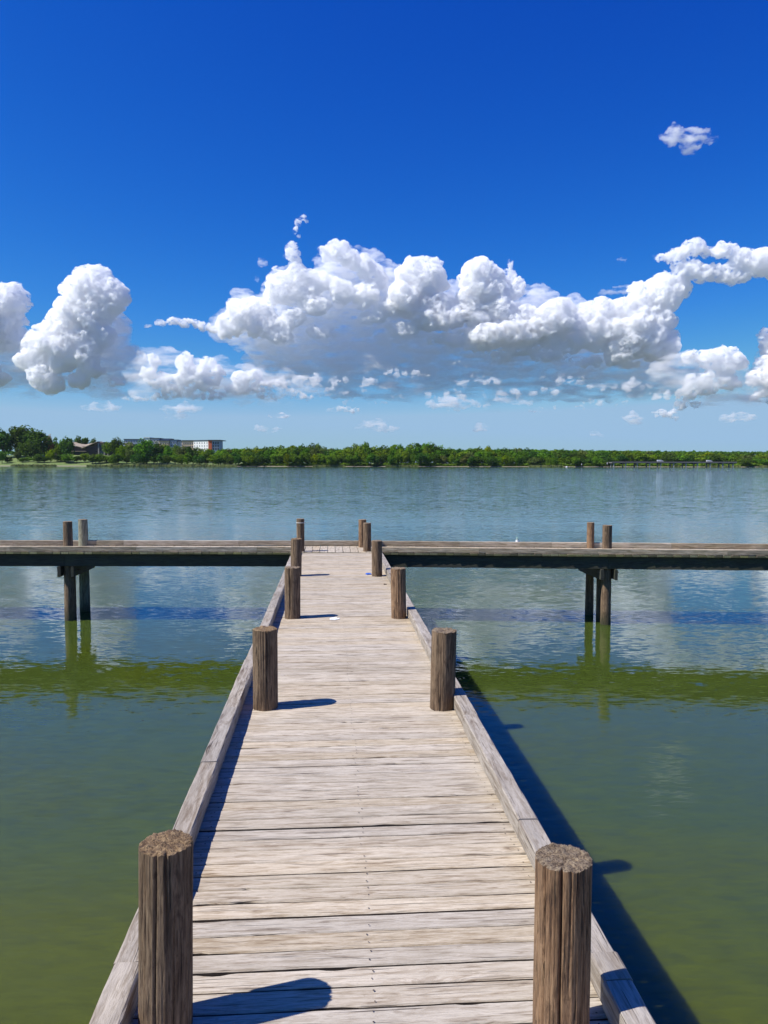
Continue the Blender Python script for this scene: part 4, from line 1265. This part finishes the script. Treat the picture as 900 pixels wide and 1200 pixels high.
def cloud(name, label, blobs, D, seed, base=None, kids=(24, 8), kscale=(0.42, 0.42), step=1.0, mat='cloud', parent=None,
          rough=1.0, streak=0.0, smooth_low=None, depth=1.0, sparse=0.0, bsoft=5.0, fat=1.0):
    """cumulus: puffs on puffs gathered into one closed body of real size at distance D; blobs in photo pixels (cx, cy, rx, ry[, forward])"""
    r = np.random.default_rng(seed)
    B = [(b[0], b[1], b[2] * fat, b[3] * fat, (b[4] if len(b) > 4 else 0.0)) for b in blobs]
    x0 = min(b[0] - b[2] for b in B) - 14; x1 = max(b[0] + b[2] for b in B) + 14
    y0 = min(b[1] - b[3] for b in B) - 14; y1 = max(b[1] + b[3] for b in B) + 10
    W_ = int((x1 - x0) / step); H_ = int((y1 - y0) / step)
    Hm = np.full((H_, W_), -1e9)
    sp_ = []                                       # spheres: cx, cy, r, z0
    def kids_of(px, py, rr, zz, lvl):
        if rr < 1.6: return
        n = kids[1] if lvl == 0 else 5
        for j in range(n):
            t2 = r.uniform(0, math.tau); q2 = math.sqrt(r.uniform(0.15, 1))
            r2 = rr * kscale[1] * (0.4 + 0.9 * r.random() ** 2)
            z2 = zz + rr * math.sqrt(max(0, 1 - q2 * q2)) * 0.85
            p = (px + math.cos(t2) * q2 * rr * 0.95, py + math.sin(t2) * q2 * rr * 0.95)
            sp_.append((*p, r2, z2))
            if lvl < 2: kids_of(*p, r2, z2, lvl + 1)
    for (cx, cy, rx, ry, fw) in B:
        rm = min(rx, ry)
        n0 = max(3, int(kids[0] * max(0.6, (rx * ry) ** 0.5 / 24)))
        if not sparse:
            for k in range(int(4 + rx / ry * 3)):
                u = r.uniform(-1, 1); sp_.append((cx + u * (rx - rm * 0.9 if rx > ry else 0), cy + r.uniform(-1, 1) * max(0, ry - rm * 0.9), rm * 0.86 * math.sqrt(max(0.2, 1 - 0.55 * u * u)) if rx > ry else rm * 0.86, fw * 1.0))
        for k in range(n0):
            th = r.uniform(0, math.tau); q = math.sqrt(r.uniform(0.05, 1))
            px, py = cx + math.cos(th) * q * rx * 0.8, cy + math.sin(th) * q * ry * 0.8
            zz = fw + rm * math.sqrt(max(0, 1 - q * q)) * 0.75
            rr = rm * kscale[0] * (0.35 + 0.95 * r.random() ** 1.5)
            if sparse: rr *= sparse
            sp_.append((px, py, rr, zz))
            kids_of(px, py, rr, zz, 0)
    warpx = fbm2((H_, W_), 18 / step, 6, seed + 1, persist=0.58) * 3.6 * rough; warpy = fbm2((H_, W_), 18 / step, 6, seed + 2, persist=0.58) * 3.2 * rough
    yy, xx = np.mgrid[0:H_, 0:W_].astype(float)
    XX = x0 + xx * step + warpx; YY = y0 + yy * step + warpy
    for (cx, cy, rr, zz) in sp_:
        i0 = max(0, int((cx - rr - 6 - x0) / step)); i1 = min(W_, int((cx + rr + 6 - x0) / step) + 2)
        j0 = max(0, int((cy - rr - 6 - y0) / step)); j1 = min(H_, int((cy + rr + 6 - y0) / step) + 2)
        if i1 <= i0 or j1 <= j0: continue
        d2 = ((XX[j0:j1, i0:i1] - cx) ** 2 + (YY[j0:j1, i0:i1] - cy) ** 2) / (rr * rr)
        h = np.where(d2 < 1, zz + rr * np.sqrt(np.clip(1 - d2, 0, 1)), -1e9)
        Hm[j0:j1, i0:i1] = np.maximum(Hm[j0:j1, i0:i1], h)
    YP = y0 + yy * step
    if base:
        bl = base + bsoft * fbm2((H_, W_), 40 / step, 5, seed + 7, ax_=2.2, persist=0.6)
        Hm = np.where(YP < bl, Hm, -1e9)
    mask = Hm > -1e8
    Hm = np.where(mask, Hm, 0)
    body = box_blur(mask.astype(float), int(5 / step))
    Hs = Hm * np.clip(body * 1.7 - 0.4, 0.02, 1)
    Hs += np.where(mask, fbm2((H_, W_), 7 / step, 4, seed + 5, persist=0.6) * 1.5 * rough, 0)
    if smooth_low:                                 # lower part: soft, drawn out in level bands
        f = np.clip((YP - smooth_low[0]) / (smooth_low[1] - smooth_low[0]), 0, 1)
        f = f * f * (3 - 2 * f)
        k = int(5 / step)
        sm = box_blur(box_blur(np.where(mask, Hm, 0), k), k) / np.maximum(0.05, box_blur(box_blur(mask.astype(float), k), k))
        sm = sm * np.clip(body * 1.7 - 0.4, 0.02, 1)
        sm = sm + streak * fbm2((H_, W_), 13 / step, 5, seed + 6, ax_=4.0, persist=0.6)
        Hs = Hs * (1 - f) + sm * f
    if base:
        Hs = Hs * (0.22 + 0.78 * np.sqrt(np.clip((bl + 2 - YP) / 30.0, 0, 1)))
    lo = Hs[mask].min() if mask.any() else 0
    Hs = Hs - min(0, lo)
    Hs = Hs * depth
    cell = mask[:-1, :-1] & mask[1:, :-1] & mask[:-1, 1:] & mask[1:, 1:]
    vx = (x0 + xx * step - 450) / F * D
    vz = CH + (543 - (y0 + yy * step)) / F * D
    front = np.stack([vx, D - np.maximum(Hs, 0.3) * D / F, vz], -1).reshape(-1, 3)
    back = np.stack([vx, D + (np.maximum(Hs * 0.7, 0.3)) * D / F, vz], -1).reshape(-1, 3)
    idx = np.arange(H_ * W_).reshape(H_, W_)
    a, b, c, d = idx[:-1, :-1][cell], idx[:-1, 1:][cell], idx[1:, 1:][cell], idx[1:, :-1][cell]
    N = H_ * W_
    quads = [np.stack([d, c, b, a], 1), np.stack([a, b, c, d], 1) + N]
    pc = np.pad(cell, 1)
    inner = pc[1:-1, 1:-1]
    for (dy, dx, e0, e1) in ((-1, 0, (0, 0), (0, 1)), (1, 0, (1, 1), (1, 0)), (0, -1, (1, 0), (0, 0)), (0, 1, (0, 1), (1, 1))):
        nb = pc[1 + dy:pc.shape[0] - 1 + dy, 1 + dx:pc.shape[1] - 1 + dx]
        j, i = np.nonzero(inner & ~nb)
        p0 = idx[j + e0[0], i + e0[1]]; p1 = idx[j + e1[0], i + e1[1]]
        quads.append(np.stack([p0, p1, p1 + N, p0 + N], 1))
    Q = np.concatenate(quads)
    V = np.concatenate([front, back])
    used = np.unique(Q); remap = np.zeros(2 * N, int); remap[used] = np.arange(len(used))
    Q = remap[Q]; V = V[used]
    cen = np.array((V[:, 0].mean(), D, V[:, 2].min())) if parent is None else np.array(parent.location)
    V = V - cen
    me = bpy.data.meshes.new(name)
    me.vertices.add(len(V)); me.vertices.foreach_set('co', V.ravel())
    me.loops.add(len(Q) * 4); me.loops.foreach_set('vertex_index', Q.ravel())
    me.polygons.add(len(Q)); me.polygons.foreach_set('loop_start', np.arange(0, len(Q) * 4, 4)); me.polygons.foreach_set('loop_total', np.full(len(Q), 4))
    me.update(); me.validate()
    me.materials.append(M[mat])
    o = link(name, me, parent)
    if parent is None:
        o.location = cen
        tag(o, label, 'cloud')
    elif label: o['label'] = label
    return o


def cloud_group(label, px, py, D):
    o = empty('cumulus_cloud', ((px - 450) / F * D, D, CH + (543 - py) / F * D))
    return tag(o, label, 'cloud')


# --- the wide bank
g = cloud_group('wide heaped white cumulus bank with grey flat base across the middle of the sky', 540, 475, 13000)
cloud('cloud_body', None, [
    (272, 386, 24, 18), (300, 380, 36, 30), (322, 362, 24, 26), (346, 348, 34, 26, 4), (300, 394, 40, 20, 6), (345, 400, 52, 34, 8),
    (384, 316, 14, 18), (400, 312, 18, 23), (416, 318, 22, 26), (434, 332, 26, 28), (404, 352, 44, 38, 6), (380, 420, 50, 24, 8), (455, 346, 26, 28),
    (470, 378, 60, 44, 10), (405, 412, 70, 40, 14), (520, 356, 30, 22), (602, 350, 20, 18), (540, 385, 44, 38, 6), (585, 392, 48, 38, 8), (632, 362, 26, 22), (618, 398, 40, 38, 8), (660, 384, 34, 30, 2),
    (728, 392, 24, 24), (745, 410, 34, 32, 4), (440, 428, 90, 34, 10), (520, 424, 80, 36, 12), (600, 428, 70, 32, 12), (680, 430, 70, 32, 8), (740, 430, 50, 24, 4)],
    13000, 11, base=468, parent=g, kids=(44, 9), kscale=(0.46, 0.45), rough=1.5, smooth_low=(375, 430), streak=9.0, mat='cloud_soft', bsoft=9, depth=0.5)
cloud('cloud_heads', None, [
    (484, 334, 17, 26), (500, 336, 18, 25), (486, 356, 22, 18), (557, 332, 19, 24), (574, 340, 17, 22), (594, 330, 8, 18), (602, 342, 12, 12), (560, 352, 30, 18),
    (470, 352, 18, 15, 10), (508, 376, 22, 14, 10), (540, 372, 18, 12, 8)],
    12560, 12, parent=g, kids=(54, 9), kscale=(0.36, 0.42), fat=1.16, rough=1.7)
cloud('cloud_heads', None, [
    (700, 368, 14, 18), (686, 374, 14, 17), (716, 372, 16, 16), (750, 360, 18, 22), (772, 348, 20, 22), (786, 340, 14, 14), (760, 378, 20, 26), (648, 374, 22, 18, 6), (630, 384, 18, 16, 8),
    (700, 388, 22, 14, 8), (676, 396, 22, 12, 6), (738, 392, 24, 22, 4), (764, 402, 22, 20), (726, 414, 26, 14, 6), (600, 392, 26, 16, 10), (570, 396, 22, 14, 12)],
    12500, 13, parent=g, kids=(54, 9), kscale=(0.36, 0.42), fat=1.16, rough=1.7)
cloud('cloud_heads', None, [
    (384, 304, 11, 10), (398, 300, 12, 12), (412, 308, 13, 12), (428, 318, 13, 14), (442, 328, 12, 12), (352, 332, 20, 14), (374, 336, 14, 12), (326, 346, 16, 14), (344, 348, 24, 14),
    (286, 372, 20, 16), (270, 384, 16, 12), (300, 366, 22, 12), (310, 384, 22, 14)],
    12560, 14, parent=g, kids=(54, 9), kscale=(0.36, 0.42), fat=1.16, rough=1.7)
cloud('cloud_heads', None, [
    (628, 434, 14, 6), (606, 440, 12, 5), (652, 440, 16, 6), (664, 424, 12, 6), (500, 440, 16, 4), (478, 438, 10, 3), (540, 428, 14, 5), (690, 446, 22, 6), (380, 420, 14, 5)],
    12300, 15, parent=g, kids=(16, 6), sparse=0.8)
cloud('cloud_heads', None, [
    (455, 366, 20, 12), (430, 350, 20, 14), (400, 344, 18, 14), (344, 378, 22, 14), (372, 362, 22, 14), (560, 372, 24, 14), (584, 366, 20, 16), (520, 362, 22, 14), (612, 374, 18, 16), (640, 396, 22, 14), (548, 396, 24, 10), (610, 412, 24, 10), (700, 406, 24, 10), (660, 410, 20, 8),
    (470, 388, 24, 10), (436, 376, 22, 10), (520, 400, 26, 10), (560, 408, 24, 9), (590, 420, 22, 8), (640, 420, 22, 8), (690, 426, 22, 7), (730, 428, 20, 8), (330, 396, 22, 9), (378, 392, 22, 8)],
    12480, 17, parent=g, kids=(46, 8), kscale=(0.36, 0.42), rough=1.8)
cloud('cloud_shreds', None, [(410, 450, 60, 7), (500, 462, 60, 6), (470, 438, 36, 5), (560, 446, 40, 6), (610, 460, 60, 6), (660, 444, 36, 7), (720, 452, 44, 7), (350, 446, 34, 8), (380, 462, 40, 5), (760, 464, 40, 6), (540, 474, 60, 5), (690, 474, 60, 5), (440, 474, 50, 4)],
    11300, 18, parent=g, kids=(30, 6), kscale=(0.6, 0.45), mat='cloud_faint', rough=2.2, sparse=1.0)
cloud('cloud_veil', None, [(420, 446, 90, 26), (540, 450, 150, 28), (680, 446, 110, 30), (340, 428, 60, 30), (500, 430, 200, 34), (760, 440, 60, 30)],
      13000, 16, base=484, parent=g, mat='cloud_veil', smooth_low=(380, 400), streak=5, rough=0.8, bsoft=8)
# --- left tower
g = cloud_group('tall white cumulus tower on the left of the sky', 100, 465, 12600)
cloud('cloud_heads', None, [
    (102, 330, 11, 12), (114, 328, 12, 11), (125, 330, 11, 12), (138, 346, 13, 13), (146, 352, 8, 10), (94, 346, 14, 14), (112, 346, 20, 18), (128, 352, 20, 18), (80, 366, 14, 12), (72, 378, 13, 12), (92, 366, 18, 16, 2),
    (104, 376, 22, 16, 4), (84, 384, 20, 14, 3), (66, 394, 16, 12), (50, 400, 16, 10), (44, 410, 14, 12), (70, 404, 24, 16, 4), (92, 402, 20, 14, 6), (100, 420, 22, 12, 8), (84, 416, 22, 12, 8), (76, 430, 12, 9, 8), (54, 444, 15, 12, 8), (64, 452, 16, 8, 6),
    (120, 372, 20, 16), (136, 364, 12, 10), (116, 396, 20, 14, 2), (40, 424, 16, 12), (60, 418, 20, 12), (112, 436, 14, 8, 6), (140, 448, 12, 6), (96, 448, 14, 7, 6)],
    12250, 21, parent=g, kids=(50, 9), kscale=(0.38, 0.42), fat=1.18, rough=1.7)
cloud('cloud_body', None, [
    (118, 352, 24, 22), (126, 366, 26, 24), (106, 386, 34, 28), (126, 400, 34, 32), (142, 424, 26, 30), (60, 410, 28, 20), (84, 424, 44, 28), (126, 432, 36, 30), (60, 442, 44, 22), (110, 446, 56, 20)],
    12640, 22, parent=g, base=461, mat='cloud_soft', smooth_low=(360, 400), streak=3, rough=0.8)
cloud('cloud_veil', None, [(60, 450, 90, 20), (130, 432, 46, 34), (40, 430, 50, 30)], 12700, 23, parent=g, base=469, mat='cloud_veil', rough=0.8)
# --- left edge
g = cloud_group('white cumulus mass cut by the left edge of the picture', -10, 462, 12900)
cloud('cloud_heads', None, [
    (2, 350, 12, 12), (-10, 352, 16, 18), (24, 350, 12, 11), (32, 358, 9, 12), (14, 362, 18, 16), (28, 374, 10, 10), (8, 382, 18, 14), (-12, 384, 24, 24), (16, 394, 14, 10), (2, 404, 20, 10), (28, 398, 9, 8), (2, 446, 13, 7, 6), (-16, 440, 20, 12, 6), (-34, 370, 24, 30)],
    12560, 31, parent=g, kids=(50, 9), kscale=(0.38, 0.42), fat=1.18, rough=1.7)
cloud('cloud_body', None, [(-4, 372, 32, 26), (6, 398, 34, 28), (-20, 420, 60, 34), (28, 430, 34, 26)], 12950, 32, parent=g, base=458, mat='cloud_soft', smooth_low=(370, 405), streak=3, rough=0.8)
# --- low row
g = cloud_group('low row of small white cumulus heads between the left tower and the big bank', 260, 475, 11800)
cloud('cloud_heads', None, [
    (170, 418, 7, 5), (184, 424, 8, 9), (176, 438, 11, 10), (190, 446, 18, 11), (206, 450, 18, 12), (218, 428, 11, 12), (226, 440, 18, 14), (246, 432, 14, 12), (256, 440, 14, 11), (240, 448, 24, 12), (214, 458, 24, 9),
    (286, 446, 15, 11), (300, 444, 12, 11), (306, 454, 18, 10), (284, 458, 24, 9), (328, 452, 14, 9), (340, 460, 16, 8), (356, 466, 12, 6), (318, 464, 22, 7), (240, 466, 30, 7), (196, 466, 24, 6), (160, 468, 18, 4)],
    11700, 41, parent=g, kids=(26, 9), base=475, bsoft=5, rough=1.6)
cloud('cloud_veil', None, [(200, 444, 56, 30), (260, 450, 66, 28), (320, 458, 66, 22), (180, 474, 50, 12)], 11900, 42, parent=g, mat='cloud_veil', base=478, rough=0.7)
# --- right side
cloud('cumulus_cloud', 'flat-bottomed white cloud reaching in from the right edge above the bank', [
    (770, 305, 13, 5), (786, 303, 14, 8), (800, 296, 13, 10), (810, 294, 11, 9), (822, 301, 13, 8), (838, 300, 12, 9), (848, 297, 10, 7), (862, 308, 16, 13), (878, 300, 9, 6), (884, 314, 22, 15), (910, 314, 24, 18), (796, 320, 16, 10), (812, 323, 18, 12), (834, 326, 22, 10), (856, 326, 22, 11)],
    12300, 51, kids=(24, 8), fat=1.12, rough=1.6)
g = cloud_group('white cumulus heads below the flat-bottomed cloud at the lower right', 835, 480, 12000)
cloud('cloud_heads', None, [
    (802, 418, 8, 7), (824, 418, 11, 9), (838, 416, 12, 9), (854, 420, 12, 9), (862, 428, 8, 7), (838, 428, 22, 9), (812, 446, 16, 8), (836, 446, 18, 8), (854, 450, 12, 7), (802, 460, 12, 8), (824, 458, 16, 7), (796, 474, 9, 6), (812, 474, 10, 4), (850, 440, 10, 6)],
    12000, 61, parent=g, fat=1.2, rough=1.4, kids=(20, 6), base=482)
cloud('cloud_veil', None, [(820, 440, 50, 28), (850, 460, 60, 24), (790, 436, 40, 24)], 12100, 62, parent=g, mat='cloud_veil', base=488, rough=0.8)
g = cloud_group('white cumulus cut by the right edge of the picture, low down', 900, 475, 12400)
cloud('cloud_heads', None, [
    (889, 394, 9, 7), (898, 400, 10, 8), (900, 424, 12, 9), (888, 428, 10, 9), (910, 416, 14, 14), (880, 444, 9, 9), (892, 450, 12, 10), (906, 444, 14, 14), (888, 464, 11, 8), (902, 468, 12, 8), (930, 420, 34, 44)],
    12400, 71, parent=g, fat=1.2, rough=1.4, kids=(22, 7), base=478)
cloud('cloud_veil', None, [(900, 440, 30, 34), (940, 440, 40, 34)], 12500, 72, parent=g, mat='cloud_veil', base=474)
wk = dict(kids=(14, 5))
cloud('cloud_wisp', 'thin white arm of cloud reaching left out of the big bank', [(176, 385, 8, 2.5), (192, 382, 10, 5), (206, 379, 10, 6), (222, 381, 13, 6), (240, 385, 16, 6), (256, 388, 12, 6)], 12700, 81, **wk)
cloud('cloud_puff', 'curled white puff, the highest scrap above the left of the big bank', [(352, 268, 5, 5), (358, 262, 4, 4), (361, 266, 3, 3), (348, 276, 4, 5), (352, 283, 3, 4)], 12500, 82, mat='cloud_thin', **wk)
cloud('cloud_puff', 'rounded grey-white puff just under the curled one', [(344, 296, 8, 9), (346, 306, 9, 9), (338, 306, 6, 5), (342, 314, 6, 4)], 12500, 83, mat='cloud_thin', **wk)
cloud('cloud_puff', 'small pale puff touching the top of the big bank at its left', [(326, 322, 6, 6), (334, 324, 5, 4)], 12500, 84, mat='cloud_thin', **wk)
cloud('cloud_puff', 'faint wisp left of the pale puffs above the big bank', [(310, 312, 5, 7), (303, 330, 4, 6)], 12500, 85, mat='cloud_faint', **wk)
cloud('cloud_puff', 'lone small grey-white cloud high at the upper right', [(772, 174, 11, 9), (784, 168, 13, 11), (800, 170, 15, 10), (794, 180, 15, 11), (812, 170, 10, 7), (822, 174, 10, 6), (790, 174, 22, 10)], 11000, 86, mat='cloud_faint', depth=0.7, kids=(20, 7), rough=1.8)
cloud('cloud_puff', 'tiny faint cloud left of the flat-bottomed cloud', [(722, 310, 7, 4)], 12500, 87, mat='cloud_faint', **wk)
cloud('cloud_wisp', 'thin grey wisp above the right part of the big bank', [(706, 345, 14, 5), (726, 343, 18, 7), (744, 350, 12, 5)], 13300, 88, mat='cloud_faint', depth=0.6, **wk)
cloud('cloud_puff', 'small white cloud low over the trees left of centre', [(390, 482, 10, 3), (402, 480, 11, 4), (414, 482, 8, 4)], 12500, 89, **wk)
for i, (cx, cy, rx, ry, lab) in enumerate(((212, 489, 20, 5, 'faint flat cloud low above the apartment block'), (440, 500, 34, 7, 'faint pale cloud low above the trees at centre'), (312, 504, 18, 5, 'faint pale patch of cloud low right of the apartment block'),
                                         (565, 500, 12, 6, 'faint pale cloud low above the trees just right of centre'), (630, 483, 14, 3.5, 'small flat white cloud under the right part of the big bank'), (742, 490, 16, 8, 'faint pale cloud low right above the bridge'),
                                         (696, 507, 10, 4, 'faint speck of cloud just above the treetops right of centre'), (862, 490, 24, 7, 'faint flat cloud low near the right edge'), (530, 474, 36, 9, 'pale flat shred under the middle of the big bank'), (214, 480, 30, 7, 'pale flat shred under the low row of clouds at left'), (600, 470, 30, 6, 'thin pale streak under the bank right of centre'), (780, 486, 22, 6, 'pale scrap under the right end of the big bank'), (330, 488, 16, 4, 'tiny flat pale scrap right of the low row of clouds'), (120, 478, 30, 6, 'faint streak under the left tower'))):
    cloud('cloud_wisp', lab, [(cx - rx * 0.4, cy, rx * 0.6, ry * 0.9), (cx + rx * 0.35, cy + 1, rx * 0.6, ry * 0.8), (cx, cy - 1, rx * 0.55, ry * 1.1)], 10400, 90 + i, kids=(16, 4), mat='cloud_thin' if 'small' in lab or 'scrap' in lab else 'cloud_faint', depth=0.8, rough=1.9)


# ------------------------------------------------------------------ thin summer air
m, t, out = new_mat('air_haze')
pv = t.n('ShaderNodeVolumePrincipled', {'Color': (0.72, 0.84, 1.0, 1), 'Density': 0.00002, 'Anisotropy': 0.0})
t.t.links.new(pv.outputs[0], out.inputs['Volume'])
M['haze'] = m
hb = MB().box((-1500, -300, -3.0), (1500, 1600, 70)).build('haze', m)
tag(hb, 'thin pale blue air between the dock and the far shore', 'haze', kind='stuff')
